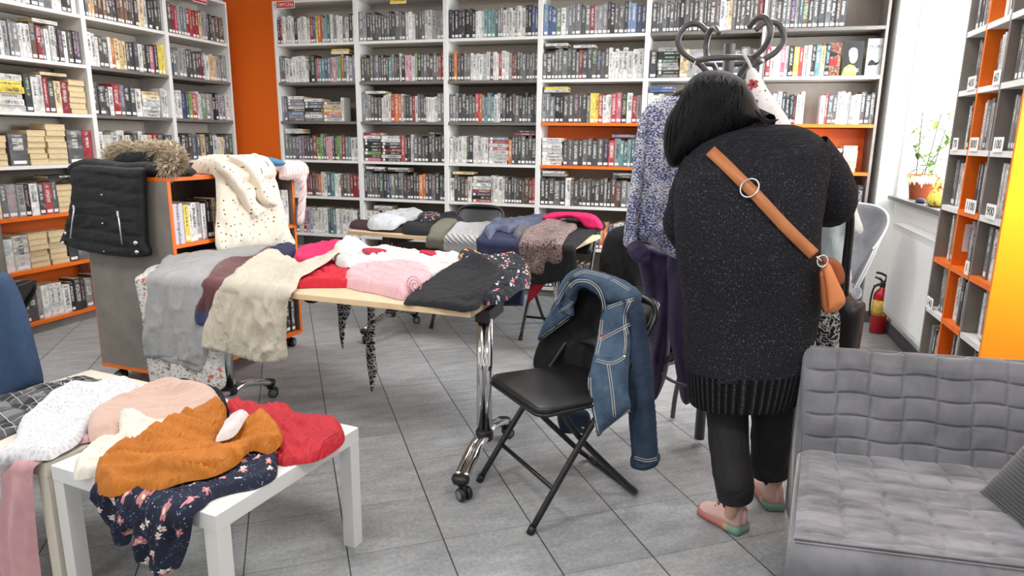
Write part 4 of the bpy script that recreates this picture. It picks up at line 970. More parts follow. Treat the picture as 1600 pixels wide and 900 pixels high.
def G(name, px, m, frame, label, cat, group=None, **k):
    o = cloth(name, px, m, frame, **k); return tag(o, label, cat, group)
# ------------------------------------------------------------------ clothes on the white table and the cream table
hl = HF(LZ); a0 = radians(82.5)
La = Vector((cos(a0), sin(a0), 0)); Lb = Vector((-sin(a0), cos(a0), 0))       # inward from the near edge, along it to the left
nearW = ('edge', (-1.212,1.349,0), -Lb, La, LZ); nearC = ('edge', (-1.918,1.443,0), -Lb, La, LZ)
G('trousers', [(140,672),(146,690),(122,697),(78,716),(60,728),(56,745),(60,800),(64,860),(66,930),(20,945),(-30,930),(-24,830),(-8,760),(14,734),(60,712),(100,690)], PINKT, nearC, 'dusty pink trousers hanging off the near edge of the cream table', 'trousers', H=.016, r=.02, amp=.006, seed=3, hf=hl, folds=.012, ffreq=7, hang_H=.012, ang=1.5)
G('skirt', [(-30,632),(0,620),(60,603),(126,588),(160,592),(205,600),(175,612),(140,625),(100,645),(40,662),(0,678),(-30,690)], PLD, ('top', LZ), 'grey and black plaid skirt with a tie, at the cream table\'s far side', 'skirt', H=.03, r=.05, amp=.012, seed=4, hf=hl, dz=.02)
kn = cloth('tie_bow', [(84,640),(92,612),(112,602),(134,606),(130,620),(136,630),(118,636),(100,640)], PLD, ('top', LZ), H=.03, r=.02, amp=.03, seed=9, hf=hl, dz=.04, scale=.04); tag(kn, 'bunched plaid tie belt lying on the plaid skirt', 'belt')
G('jumper', [(232,604),(214,596),(196,592),(150,608),(110,622),(70,640),(30,660),(0,690),(-40,720),(-44,800),(-20,818),(8,806),(14,790),(18,772),(15,740),(30,728),(62,712),(96,700),(122,686),(142,664),(160,640)], LACE, nearC, 'white openwork knit jumper draped across the cream table', 'jumper', H=.026, r=.03, amp=.014, seed=5, sp=.011, hf=hl, dz=.03, folds=.008, ffreq=6)
G('garment', [(262,598),(290,590),(320,598),(345,604),(352,615),(358,632),(352,645),(335,640),(310,622),(280,612)], BLK2, ('top', LZ), 'black garment showing behind the beige knit jumper', 'garment', H=.03, r=.03, amp=.012, seed=6, hf=hl, dz=.03, scale=.05)
G('jumper', [(138,664),(142,652),(160,638),(200,618),(236,602),(264,597),(300,606),(330,612),(346,628),(353,650),(320,660),(275,668),(240,680),(206,673),(178,692),(150,688),(139,682)], BEIGEK, ('top', LZ), 'beige fine-rib knit jumper lying at the back of the white table', 'jumper', H=.05, r=.07, amp=.022, seed=7, hf=hl, dz=.03, scale=.16, ang=.5)
G('blouse', [(115,742),(117,722),(132,704),(160,694),(186,690),(190,672),(214,668),(250,676),(290,668),(300,690),(220,720),(180,740),(148,740),(130,743)], CREAMW, ('top', LZ), 'creamy white crumpled blouse under the mustard garment', 'blouse', H=.03, r=.03, amp=.022, seed=8, sp=.010, hf=hl, dz=.015, scale=.06)
G('blouse', [(356,644),(362,632),(374,622),(386,632),(420,634),(450,632),(462,646),(490,652),(512,652),(532,660),(538,684),(515,705),(488,717),(462,720),(440,722),(425,714),(400,700),(380,670)], REDV, ('top', LZ), 'bright red blouse with lace-up neck on the white table', 'blouse', H=.032, r=.035, amp=.020, seed=10, hf=hl, dz=.015, scale=.09, ang=-.6, sp=.010, aniso=3.4)
nb = cloth('blouse', [(158,772),(170,755),(230,738),(330,738),(380,722),(424,704),(433,745),(404,764),(366,772),(332,783),(305,800),(300,850),(284,890),(262,893),(232,872),(228,838),(222,822),(208,850),(196,854),(184,832),(172,804),(163,786)], NAVYFLOWER, nearW, H=.022, r=.02, amp=.016, seed=11, hf=hl, folds=.020, ffreq=9, hang_H=.022, sp=.011, scale=.07)
tag(nb, 'navy flowered blouse hanging over the near edge of the white table', 'blouse')
mu = G('blouse', [(146,738),(160,718),(205,700),(250,680),(300,655),(334,643),(354,642),(347,662),(338,686),(352,676),(372,664),(396,660),(412,655),(432,668),(442,692),(420,712),(390,706),(368,727),(330,746),(290,752),(250,759),(210,756),(170,759),(152,752)], MUST, ('top', LZ), 'mustard yellow crumpled garment on top of the white table pile', 'garment', H=.034, r=.03, amp=.034, seed=12, hf=hl, dz=.04, scale=.085, ang=.35, aniso=4.2, sp=.009)
G('top', [(336,688),(345,668),(352,654),(372,648),(389,645),(386,662),(368,678),(348,686)], WHT, ('top', LZ), 'small white satin garment poking out between mustard and red clothes', 'garment', H=.03, r=.03, amp=.012, seed=13, hf=hl, dz=.06, scale=.05)
# ------------------------------------------------------------------ clothes on the wheeled table in the middle
ha = HF(AZ); nearA = ('edge', An, As, At, AZ)
G('dress', [(222,430),(232,420),(262,412),(300,400),(345,410),(350,470),(352,560),(355,604),(330,612),(300,602),(262,606),(240,606),(232,565),(226,510),(216,455)], WHITEFLOWER, nearA, 'white flowered dress hanging longest at the end of the middle table', 'dress', H=.008, r=.02, amp=.004, seed=20, hf=ha, folds=.016, ffreq=6, hang_H=.008)
gj = G('jumper', [(240,425),(256,405),(290,400),(330,389),(390,384),(452,381),(462,390),(430,396),(372,410),(345,424),(332,470),(330,520),(330,572),(292,566),(262,560),(232,556),(234,490)], GREYK, nearA, 'grey melange jumper hanging over the end of the middle table', 'jumper', H=.02, r=.025, amp=.010, seed=21, hf=ha, folds=.010, ffreq=4, hang_H=.016, dz=.03, gap=.012)
cloth('under_sleeve', [(250,550),(290,556),(326,556),(322,582),(290,574),(256,562)], GREYK, nearA, H=.008, r=.01, amp=.004, seed=22, gap=.02, parent=gj)
G('jumper', [(400,412),(420,400),(456,392),(462,400),(440,408),(410,420)], NAVY, ('top', AZ), 'navy garment edge showing between grey jumper and cream shirt', 'garment', H=.02, r=.03, amp=.006, seed=23, hf=ha)
G('blouse', [(344,428),(366,418),(400,412),(424,404),(420,430),(380,450),(350,480),(338,508),(318,506),(316,480),(324,448)], OMB, nearA, 'dark red to navy ombre blouse between grey jumper and cream shirt', 'blouse', H=.016, r=.02, amp=.006, seed=24, hf=ha, folds=.010, ffreq=7, hang_H=.012, gap=.014)
G('shirt', [(458,402),(470,392),(500,384),(545,382),(562,392),(540,400),(515,404),(490,412),(468,410)], HOTP, ('top', AZ), 'hot pink folded shirt at the back of the middle table', 'shirt', H=.05, r=.05, amp=.010, seed=25, hf=ha, dz=.02)
G('shirt', [(450,440),(462,432),(484,424),(512,414),(530,418),(560,412),(600,408),(606,414),(588,426),(560,436),(544,446),(490,447),(452,448)], REDC, ('top', AZ), 'bright red folded shirt on the birch edge, beside cream shirt', 'shirt', H=.04, r=.03, amp=.018, seed=26, hf=ha, dz=.01, scale=.07)
G('blouse', [(520,402),(530,392),(556,380),(580,386),(606,388),(640,394),(690,398),(722,400),(746,404),(742,416),(700,424),(660,430),(620,420),(575,420),(545,428),(526,424)], WHT, ('top', AZ), 'large white blouse with red trim across the middle table', 'blouse', H=.034, r=.04, amp=.022, seed=27, hf=ha, dz=.02, scale=.075, sp=.012)
for k, px in enumerate(([(566,402),(590,398),(606,398),(588,406),(572,408)], [(655,394),(661,389),(672,388),(682,395),(676,399),(665,397)], [(690,426),(716,415),(742,405),(757,403),(744,412),(716,422),(698,431)], [(574,420),(592,412),(612,412),(624,406),(620,416),(600,420)])):
    G('garment_trim', px, RED2, ('top', AZ), ('thin crimson cord lying on the white blouse', 'crimson collar curl behind the white blouse', 'crimson garment under the white blouse, beside the black skirt', 'crimson ribbon on the white blouse, above the rolled pink shirt')[k], 'garment', H=.006, r=.01, amp=.004, seed=28+k, hf=ha, dz=.05, sp=.008)
pj = G('shirt', [(535,440),(546,426),(575,418),(620,416),(650,418),(672,424),(674,438),(650,450),(636,462),(624,464),(590,455),(556,449)], PINKJ, ('top', AZ), 'pale pink rolled shirt in front of the white blouse', 'shirt', H=.05, r=.04, amp=.014, seed=33, dz=.015, scale=.08, ang=-.3)
# the visible end of the roll
sp_ = MB(); rc = P(648,445,AZ+.045); path = []
for k in range(46):
    a = k*.36; r_ = .006+.0011*k*1.0; path.append((a, r_))
ring = []
for dy in (0, 1):
    ring.append([rc+Vector((.9,-.35,0)).normalized()*(r_*cos(a))*.9+Vector((0,0,1))*(r_*sin(a))*.8+Vector((.2,-.5,0))*(.03*dy-.01) for a, r_ in path])
vs = ring[0]+ring[1]; L_ = len(path); sp_.add(vs, [(i, i+1, L_+i+1, L_+i) for i in range(L_-1)], 0, True, [(v.x, v.z) for v in vs])
ro_ = sp_.build('rolled_end', PINKJ, pj, solid=.006)
G('skirt', [(716,412),(740,408),(772,404),(806,402),(826,418),(828,440),(806,456),(790,468),(766,474),(752,468),(770,440),(756,424),(730,420)], BLACKFLOWER, ('top', AZ), 'black flowered skirt at the corner of the middle table', 'skirt', H=.035, r=.03, amp=.018, seed=34, hf=ha, dz=.01, sp=.011, scale=.06)
G('shirt', [(628,470),(640,458),(662,440),(690,426),(724,418),(752,416),(776,424),(784,438),(762,462),(746,478),(728,492),(708,490),(684,486),(650,478)], BLK, nearA, 'black T-shirt lying over the near birch edge of the middle table', 'shirt', H=.022, r=.03, amp=.011, seed=35, hf=ha, dz=.02, scale=.08, hang_H=.02)
G('shirt', [(330,520),(334,500),(345,465),(356,438),(372,424),(398,408),(430,398),(452,400),(476,410),(505,404),(530,396),(534,408),(500,424),(470,436),(456,448),(453,480),(452,530),(453,562),(430,570),(408,568),(380,558),(350,548),(331,540)], CREAMS, nearA, 'cream sateen shirt with one sleeve stretched along the middle table', 'shirt', H=.02, r=.022, amp=.016, seed=36, hf=ha, folds=.016, ffreq=5, hang_H=.02, dz=.04, gap=.012, sp=.012)
# scarves that hang below the table top on its far side
farA = ('plane', An+At*(AW+.02)+Vector((0,0,.5)), -At)
for px, lab in (([(528,462),(547,462),(547,488),(541,502),(538,530),(536,546),(531,522),(529,492)], 'short black and white patterned scarf end hanging under the middle table'), ([(574,466),(584,466),(586,500),(587,556),(590,578),(582,612),(577,592),(572,545),(575,500)], 'long black and white patterned scarf end hanging under the middle table')):
    G('scarf', px, ZEB, farA, lab, 'scarf', H=.018, r=.02, amp=.004, seed=40, closed=True, sp=.009)
G('garment', [(476,462),(500,462),(499,470),(488,474),(478,470)], BLK2, farA, 'dark bundle peeking under the middle table beside the scarves', 'garment', H=.03, r=.02, amp=.004, seed=41, closed=True, sp=.01)
G('trousers', [(788,440),(822,432),(818,478),(786,478)], NAVY, ('plane', Vector((-.80,3.35,.6)), (.1,-1,0)), 'navy trouser leg hanging behind the corner of the middle table', 'trousers', H=.02, r=.02, amp=.004, seed=42, closed=True, smooth=False)
# ------------------------------------------------------------------ clothes on the far table
hb = HF(BZ); nearB = ('edge', Bn, Bs, Bt, BZ)
G('jumper', [(547,357),(551,350),(580,350),(610,352),(634,358),(636,364),(600,363),(570,360)], MAROON, ('top', BZ), 'dark maroon folded jumper at the bare end of the far table', 'jumper', H=.035, r=.04, amp=.004, seed=50, hf=hb)
G('jumper', [(630,364),(636,356),(652,348),(680,342),(706,338),(727,344),(716,356),(695,364),(672,367)], BLK, ('top', BZ), 'black folded jumper on the far table beside the houndstooth cloth', 'jumper', H=.06, r=.08, amp=.014, seed=51, hf=hb, dz=.01)
G('hooded_jumper', [(574,354),(582,344),(596,336),(622,331),(650,328),(668,336),(655,344),(640,350),(622,357),(600,357)], LGREY, ('top', BZ), 'light grey crumpled hooded jumper on the maroon one, far table', 'jumper', H=.05, r=.07, amp=.022, seed=52, hf=hb, dz=.03, scale=.09)
G('shirt', [(652,342),(660,334),(676,336),(690,340),(676,346),(660,348)], BLACKFLOWER, ('top', BZ), 'small dark green patterned cloth behind the black folded jumper', 'shirt', H=.03, r=.04, amp=.01, seed=53, hf=hb, dz=.06)
G('trousers', [(667,372),(676,366),(690,358),(716,356),(704,366),(698,392),(684,390),(667,388)], KHAKI, nearB, 'khaki trousers hanging over the far table edge beside houndstooth cloth', 'trousers', H=.012, r=.02, amp=.004, seed=54, hf=hb, hang_H=.01)
G('skirt', [(694,372),(704,360),(722,350),(760,346),(780,348),(762,356),(748,370),(745,402),(720,400),(695,394)], HND, nearB, 'black and white houndstooth skirt hanging over the far table edge', 'skirt', H=.03, r=.03, amp=.005, seed=55, hf=hb, hang_H=.012, dz=.03, folds=.006)
G('skirt', [(750,375),(760,366),(790,358),(822,356),(814,380),(812,407),(780,405),(750,404)], NAVY, nearB, 'navy pleated skirt hanging over the far table edge', 'skirt', H=.02, r=.025, amp=.004, seed=56, hf=hb, hang_H=.01, folds=.010, ffreq=7)
G('shirt', [(756,364),(764,354),(774,346),(800,344),(836,338),(862,338),(880,346),(878,356),(840,356),(815,356),(796,364),(778,360),(766,372)], SLATE, ('top', BZ), 'slate blue shirt crumpled over the navy skirt on the far table', 'shirt', H=.045, r=.05, amp=.022, seed=57, hf=hb, dz=.03, scale=.08)
G('jumper', [(802,352),(820,344),(850,344),(870,346),(872,354),(850,352),(824,356),(808,358)], GREYTW, ('top', BZ), 'twisted dark grey garment on top of the slate blue shirt', 'garment', H=.03, r=.03, amp=.02, seed=58, hf=hb, dz=.09, scale=.06)
G('trousers', [(836,400),(850,386),(870,372),(890,360),(915,352),(942,350),(946,358),(925,368),(904,386),(902,420),(892,436),(862,444),(838,446),(830,430)], BLK2, nearB, 'black trousers hanging at the right end of the far table', 'trousers', H=.02, r=.03, amp=.005, seed=59, hf=hb, hang_H=.012, folds=.012, ffreq=5)
G('blouse', [(810,378),(822,368),(850,356),(880,348),(898,350),(902,358),(888,370),(880,382),(879,410),(866,414),(855,412),(850,430),(828,428),(818,412),(812,396)], PAIS, nearB, 'brown paisley blouse draped over the edge of the far table', 'blouse', H=.03, r=.04, amp=.010, seed=60, hf=hb, hang_H=.018, folds=.018, ffreq=6, dz=.02)
cb = CCT @ Vector((-.30,0,.78)); cn = (CCT.to_3x3() @ Vector((1,0,0)))
G('shirt', [(846,342),(856,334),(876,331),(920,333),(937,343),(941,358),(918,358),(906,346),(892,340),(876,342),(862,346)], HOTP, ('plane', cb+cn*.03, cn), 'hot pink shirt over the backrest of the far folding chair', 'shirt', H=.045, r=.03, amp=.006, seed=61, closed=True)
G('garment', [(824,472),(832,444),(852,440),(846,452),(834,466)], RED2, ('plane', CCT @ Vector((.16,-.16,.45)), (0,-1,0)), 'crimson cloth hanging off the seat of the far folding chair', 'garment', H=.02, r=.02, amp=.004, seed=62, closed=True)
db = CDT @ Vector((-.26,0,.78)); dn = CDT.to_3x3() @ Vector((1,0,0))
G('coat', [(936,420),(940,390),(950,364),(970,353),(1000,352),(1012,370),(1012,430),(1010,510),(975,500),(940,480)], BLK2, ('plane', db+dn*.06, (0,-1,0)), 'black coat hung on a folding chair between jacket and blouse', 'coat', H=.07, r=.09, amp=.006, seed=63, closed=True, folds=.012, ffreq=5)
# ------------------------------------------------------------------ clothes on the trolley
ht = HF(TZ); endT = ('edge', ta, (tb-ta).normalized(), Ti*0+Vector((-(tb-ta).normalized().y, (tb-ta).normalized().x, 0)), TZ); frontT = ('edge', tb, Ts, Ti, TZ)
vt = thing('puffer_vest', 'black quilted vest with fur-trimmed hood hanging over the trolley end', 'vest', ta)
VM = fabric('black_quilted_nylon', s_(12,13,19), .65, .1, crease=.6)
def quiltbend(pos, s, t, d):
    return pos
endP = ('plane', (ta+tb)/2+Vector((0,-.035,1.0)), Vector((-.06,-1,0)))
vb = cloth('body', [(119,262),(150,258),(200,262),(227,264),(229,300),(231,340),(233,375),(238,392),(234,400),(205,402),(165,398),(130,391),(103,380),(102,370),(112,340),(119,300)], VM, endP, H=.045, r=.035, amp=.008, seed=70, closed=True, back=.1, parent=vt, scale=.10, ang=.1, aniso=3.0, sp=.010, bend=lambda pos, s, t, d: pos+np.outer(.011*(np.abs(np.sin(np.pi*t*13+.5*np.sin(s*9)))**.5-.6)*np.clip(d/.03,0,1), np.array(Vector((-.06,-1,0)))))
colP = ('plane', (ta+tb)/2+Vector((0,.06,1.25)), Vector((-.06,-1,0)))
cloth('yoke', [(116,266),(120,254),(138,247),(168,250),(198,254),(230,252),(256,256),(274,263),(276,271),(264,277),(238,277),(222,273),(200,277),(165,270),(130,275)], VM, colP, H=.07, r=.045, amp=.012, seed=71, parent=vt, closed=True, back=.5, scale=.07)
ZIPM = plain('nickel', (.8,.8,.8), .25, 1.)
for pth in ([(133,324),(130,345),(127,370)], [(201,333),(204,355),(207,379)]):
    mb = MB(); mb.tube([PP(x,y,endP[1],endP[2])+Vector((0,-.068,0)) for x, y in pth], .005, 8); mb.build('pocket_zip', ZIPM, vt)
    q = PP(pth[0][0], pth[0][1]-2, endP[1], endP[2])+Vector((0,-.07,0)); MB().box(q-Vector((.007,.004,.018)), q+Vector((.007,.004,.012))).build('zip_pull', ZIPM, vt, bevel=.002)
for x, y, r_ in ((117,362,.010),(113,377,.010),(225,377,.012),(227,391,.011),(174,303,.006),(175,347,.006),(177,390,.004)):
    q = PP(x,y,endP[1],endP[2])+Vector((0,-.058,0)); mb = MB(); mb.lathe([(.001,-.012),(r_,-.01),(r_,.004),(r_*.5,.008),(.001,.008)], (0,0,0), 14, T=Matrix.Translation(q) @ Matrix.Rotation(pi/2,4,'X')); mb.build('snap_button', ZIPM, vt)
cloth('hood', [(178,262),(184,246),(200,236),(232,234),(262,244),(288,256),(302,266),(300,275),(268,276),(230,272)], VM, ('plane', (ta+tb)/2+Vector((.05,.16,1.25)), Vector((-.06,-1,0))), H=.05, r=.05, amp=.012, seed=72, parent=vt, closed=True, back=1.)
def fur(name, path, R, n, parent, L=.05):
    rg = random.Random(5); N = NT('fur_trim'); v = N.obj(); a = N.noise(v, 60, 3); FM = N.fin(N.ramp(a, [(.3, s_(126,106,84)), (.48, s_(196,178,150)), (.65, s_(226,212,190))]), .8, 0, .3)
    pts = smooth_path(path, 8); mb = MB(); mb.tube(pts, [R*.6]*len(pts), 10)
    for k in range(n):
        i = rg.randrange(len(pts)-1); p = pts[i]; t_ = (pts[i+1]-p).normalized(); a = rg.uniform(0, 2*pi)
        u = t_.cross(Vector((0,0,1))).normalized(); w_ = t_.cross(u); d = (u*cos(a)+w_*sin(a)); lean = (d+t_*rg.uniform(-.9,.9)+Vector((0,0,rg.uniform(-.35,.35)))).normalized()
        b = p+d*R*rg.uniform(.3,.7)+t_*rg.uniform(0,.02); l = L*rg.uniform(.6,1.25); s1 = lean.cross(t_).normalized()*rg.uniform(.003,.006)
        c = b+lean*l*.55+Vector((0,0,-.004)); e = b+lean*l+Vector((0,0,-.014))
        mb.add([b-s1,b+s1,c+s1*.8,c-s1*.8,e], [(0,1,2,3),(3,2,4)], 0, True)
    return mb.build(name, FM, parent)
fq = lambda x, y, d: PP(x, y, (ta+tb)/2+Vector((0,d,1.25)), Vector((-.06,-1,0)))
fp = [fq(172,247,.20),fq(182,236,.20),fq(205,233,.19),fq(235,233,.17),fq(262,234,.14),fq(275,242,.09),fq(272,256,.05),fq(258,262,.03)]
fur('fur_trim', fp, .042, 3000, vt, .05)
ct = thing('coat', 'cream coat with dark specks draped over the front of the trolley', 'coat', tb)
cloth('body', [(283,248),(290,238),(304,236),(335,240),(345,236),(370,240),(396,246),(414,256),(424,268),(430,290),(440,325),(450,360),(456,386),(420,390),(370,392),(336,392),(336,340),(335,285),(334,276),(312,272),(294,268),(280,262)], SPK, frontT, H=.10, r=.09, amp=.010, seed=73, folds=.022, ffreq=3, hang_H=.03, dz=.0, parent=ct, sp=.014, scale=.12, lim=.3)
slp = ('plane', tb+Ts*.3-Ti*.07+Vector((0,0,1.1)), -Ti)
cloth('sleeve', [(336,250),(352,254),(370,272),(384,294),(396,312),(412,328),(402,338),(392,342),(380,322),(364,296),(348,276),(336,266)], SPK, slp, H=.04, r=.035, amp=.006, seed=74, closed=True, back=.3, parent=ct)
cloth('sleeve', [(352,242),(376,246),(398,262),(412,286),(420,304),(430,318),(426,324),(410,320),(400,306),(390,282),(374,262)], SPK, slp, H=.045, r=.035, amp=.006, seed=75, closed=True, back=.3, parent=ct)
G('shirt', [(396,250),(402,245),(424,246),(445,253),(441,259),(420,260),(404,258)], BLUEF, ('plane', tb+Ts*.85+Ti*.15+Vector((0,0,TZ)), (0,-1,0)), 'mid blue folded cloth on the far end of the trolley', 'shirt', H=.06, r=.04, amp=.006, seed=76, closed=True)
G('jumper', [(422,264),(432,258),(448,260),(468,264),(476,276),(474,300),(469,348),(462,350),(463,318),(464,296),(458,284),(446,284),(434,276)], STR, frontT, 'pink striped jumper hanging over the far end of the trolley', 'jumper', H=.05, r=.03, amp=.010, seed=77, hang_H=.03, folds=.02, ffreq=6, lim=.2)
# blue denim cloth over the chair at the side
eb = CET @ Vector((-.32,0,.8)); en = (Vector((0,0,0))+EYE-eb); en.z = 0; en.normalize()
bd = G('skirt', [(-40,430),(0,426),(14,428),(26,446),(40,480),(56,540),(68,592),(60,600),(30,612),(0,640),(-40,650)], DBLUE, ('plane', eb+en*.05, en), 'blue denim garment over the folding chair at the photo edge', 'skirt', H=.06, r=.05, amp=.004, seed=78, closed=True, folds=.03, ffreq=3, back=.3)
# ------------------------------------------------------------------ denim jacket on the near chair
jt = thing('denim_jacket', 'blue denim jacket hung over the near folding chair back', 'jacket')
fx3 = CAT.to_3x3() @ Vector((1,0,0)); ly3 = CAT.to_3x3() @ Vector((0,1,0))
bc = CAT @ Vector((-.30,0,.70))
vw = Vector((EYE.x-bc.x, EYE.y-bc.y, 0)).normalized()
jn3 = (fx3+vw*1.0).normalized()
jt3 = (jn3+Vector((0,0,.5))).normalized()
def jp(off, tilt=0.): return ('plane', bc+jn3*off, jt3 if tilt else jn3)
cloth('lining', [(868,470),(905,448),(940,456),(946,520),(930,590),(905,586),(866,580),(838,578),(834,560),(846,525)], LIN, jp(.05), H=.01, r=.03, amp=.012, seed=81, parent=jt, scale=.1)
# shoulders and upper back, rolling over the backrest
cloth('yoke', [(874,470),(880,440),(892,424),(910,419),(940,425),(970,436),(992,450),(1002,466),(996,476),(970,474),(946,478),(938,452),(916,440),(896,452),(884,480)], DENIM, jp(.11), H=.06, r=.045, amp=.006, seed=82, closed=True, back=.9, parent=jt)
cloth('collar', [(884,458),(892,442),(906,434),(926,440),(944,458),(947,480),(943,520),(934,560),(931,560),(938,505),(940,470),(925,455),(910,450),(900,462),(896,470)], DENIMD, jp(.17), H=.022, r=.016, amp=.004, seed=83, closed=True, parent=jt, sp=.009)
cloth('collar', [(869,476),(884,452),(898,446),(903,462),(897,478),(896,494),(880,488)], DENIM, jp(.12), H=.02, r=.02, amp=.006, seed=84, closed=True, parent=jt, sp=.009)
cloth('front_panel', [(878,445),(870,470),(852,500),(840,530),(850,528),(878,508),(894,494),(893,482),(872,470)], DENIM, jp(.10), H=.022, r=.02, amp=.006, seed=85, closed=True, parent=jt)
fp_ = cloth('front_panel', [(944,480),(960,474),(984,468),(998,478),(990,510),(984,560),(982,610),(986,638),(965,656),(945,672),(934,682),(930,660),(922,620),(919,600),(926,570),(934,530)], DENIM, jp(.185,1), H=.035, r=.03, amp=.006, seed=86, closed=True, back=.3, parent=jt, folds=.008, ffreq=4, sp=.011)
sl = cloth('sleeve', [(980,462),(996,462),(1006,490),(1014,540),(1020,600),(1026,680),(1027,724),(1012,732),(992,724),(988,690),(984,640),(980,590),(985,540),(988,510),(978,480)], DENIMD, jp(.16), H=.05, r=.04, amp=.010, seed=87, closed=True, back=.8, parent=jt, scale=.09, sp=.012)
cloth('cuff', [(990,706),(1010,712),(1027,710),(1028,726),(1012,733),(991,726)], DENIMD, jp(.163), H=.054, r=.03, amp=.002, seed=88, closed=True, back=.9, parent=jt, sp=.009)
cloth('pocket', [(934,532),(976,512),(978,554),(956,564),(932,562)], DENIM, jp(.215,1), H=.012, r=.008, amp=.002, seed=89, closed=True, back=.2, parent=jt, smooth=False, sp=.009)
cloth('sleeve', [(874,638),(918,642),(920,674),(900,676),(876,672)], DENIMD, ('plane', bc-vw*.10, vw), H=.04, r=.03, amp=.004, seed=90, closed=True, parent=jt)
from mathutils.bvhtree import BVHTree
jv, jf = [], []
for o in jt.children:
    if o.name.startswith('lining'): continue
    k = len(jv); jv += [v.co.copy() for v in o.data.vertices]; jf += [tuple(k+i for i in p.vertices) for p in o.data.polygons]
jbv = BVHTree.FromPolygons(jv, jf)
def on(bvh, x, y, off):
    d = ray(x, y).normalized(); h = bvh.ray_cast(EYE, d)
    return h[0]-d*off if h[0] is not None else None
st = MB()
def seam(pts, r_=.0014, gap=3.4):
    P2 = smooth_path([Vector((x, y, 0)) for x, y in pts], 5)
    for s_g in (0, gap):
        run = []
        for i, q in enumerate(P2):
            t_ = (P2[min(i+1, len(P2)-1)]-P2[max(0, i-1)]).normalized(); p = on(jbv, q.x-t_.y*s_g, q.y+t_.x*s_g, .0012)
            if p is not None and run and (p-run[-1]).length > .035:
                if len(run) > 1: st.tube(run, r_, 6)
                run = []
            if p is not None: run.append(p)
        if len(run) > 1: st.tube(run, r_, 6)
seam([(948,480),(968,472),(990,466)]); seam([(986,470),(979,488),(978,506),(983,522)]); seam([(936,530),(955,520),(984,505)]); seam([(932,561),(956,566),(977,555)]); seam([(977,512),(979,535),(977,553)], .0012, 2.5)
seam([(952,568),(958,610),(962,652)], .0012); seam([(923,590),(924,615),(930,650),(936,679)]); seam([(940,677),(965,656),(984,640)], .0012, 2.5); seam([(991,713),(1010,718),(1026,715)]); seam([(846,526),(868,510),(890,494)]); seam([(868,474),(878,455),(888,440)])
seam([(888,448),(900,438),(920,438),(936,450),(944,468),(946,484)]); seam([(942,500),(939,530),(934,556)]); seam([(896,430),(914,423),(950,432),(985,452)], .0012, 3); seam([(872,486),(886,478),(895,470)], .0012, 2.5)
st.build('stitching', STITCH, jt)
q = on(jbv, 942, 525, .002); MB().box(q-Vector((.008,.002,.005)), q+Vector((.008,.002,.005))).build('red_tab', REDC, jt)
for x, y in ((976,557),(911,668),(985,700)):
    q = on(jbv, x, y, .001)
    if q is not None: MB().lathe([(.001,-.004),(.007,-.003),(.007,.003),(.001,.004)], (0,0,0), 14, T=Matrix.Translation(q) @ vw.to_track_quat('Z','Y').to_matrix().to_4x4()).build('button', ZIPM, jt)
# ------------------------------------------------------------------ clothes on the rack
def rp(px, py, Y): q = PY(px, py, Y); n_ = Vector((-q.x, -q.y, 0)).normalized(); return ('plane', q, n_)
bl = thing('blouse', 'blue and white mottled blouse hanging on the coat rack', 'blouse')
fr_ = rp(1030,280,3.12)
cloth('body', [(1006,178),(1012,164),(1030,154),(1056,150),(1085,160),(1085,300),(1085,412),(1068,410),(1040,396),(1012,378),(990,374),(992,330),(998,270),(1000,215)], MOT, fr_, H=.06, r=.08, amp=.006, seed=100, closed=True, parent=bl, folds=.025, ffreq=6)
cloth('sleeve', [(1008,172),(1014,190),(1012,240),(1005,300),(1000,350),(996,386),(985,388),(974,380),(978,340),(986,280),(994,215),(1000,185)], MOT, rp(1000,280,3.09), H=.05, r=.04, amp=.006, seed=101, closed=True, parent=bl, folds=.012, ffreq=6)
hg = thing('coat_hanger', 'black coat hanger holding the mottled blouse on the rack', 'hanger')
MB().tube(smooth_path([PY(1046,156,3.12),PY(1058,147,3.13),PY(1085,136,3.15),PY(1120,120,3.17),PY(1150,150,3.17)]), .009, 10).build('shoulder_bar', BLACKP, hg); MB().tube(smooth_path([PY(1085,136,3.15),PY(1082,110,3.15),PY(1090,92,3.15),PY(1098,100,3.15)]), .003, 8).build('hook', ZIPM, hg)
G('dress', [(990,384),(1000,380),(1030,388),(1050,400),(1049,480),(1046,555),(1040,592),(1024,624),(1019,606),(1014,540),(1008,470),(999,420)], PURPLE, rp(1025,480,3.22), 'dark purple chiffon dress hanging below the mottled blouse', 'dress', H=.04, r=.03, amp=.006, seed=102, closed=True, folds=.03, ffreq=9)
G('skirt', [(1044,398),(1082,404),(1083,500),(1082,616),(1066,627),(1058,590),(1052,556),(1045,520),(1044,460)], PURPLE, rp(1065,480,3.16), 'dark purple pleated skirt hanging next to the woman', 'skirt', H=.035, r=.03, amp=.004, seed=109, closed=True, folds=.03, ffreq=9)
G('blouse', [(980,384),(996,376),(1012,388),(1016,408),(1002,412),(986,402)], PURPLE, rp(1000,395,3.04), 'dark purple frilled cuff showing under the mottled sleeve', 'blouse', H=.022, r=.02, amp=.016, seed=103, closed=True, folds=.01, ffreq=12, scale=.04)
G('skirt', [(1004,378),(1030,386),(1060,400),(1056,480),(1056,560),(1014,560),(1010,470)], BLK2, rp(1035,480,3.34), 'black sheer skirt behind the purple dress', 'skirt', H=.03, r=.03, amp=.004, seed=104, closed=True)
wf = thing('blouse', 'white blouse with red rose print hanging from a rack hook', 'blouse')
cloth('body', [(1166,118),(1170,108),(1178,106),(1188,118),(1200,140),(1218,165),(1236,195),(1240,230),(1180,230),(1166,180),(1166,140)], WHITETOPF, rp(1195,150,3.02), H=.06, r=.05, amp=.008, seed=105, closed=True, parent=wf, folds=.02, ffreq=6)
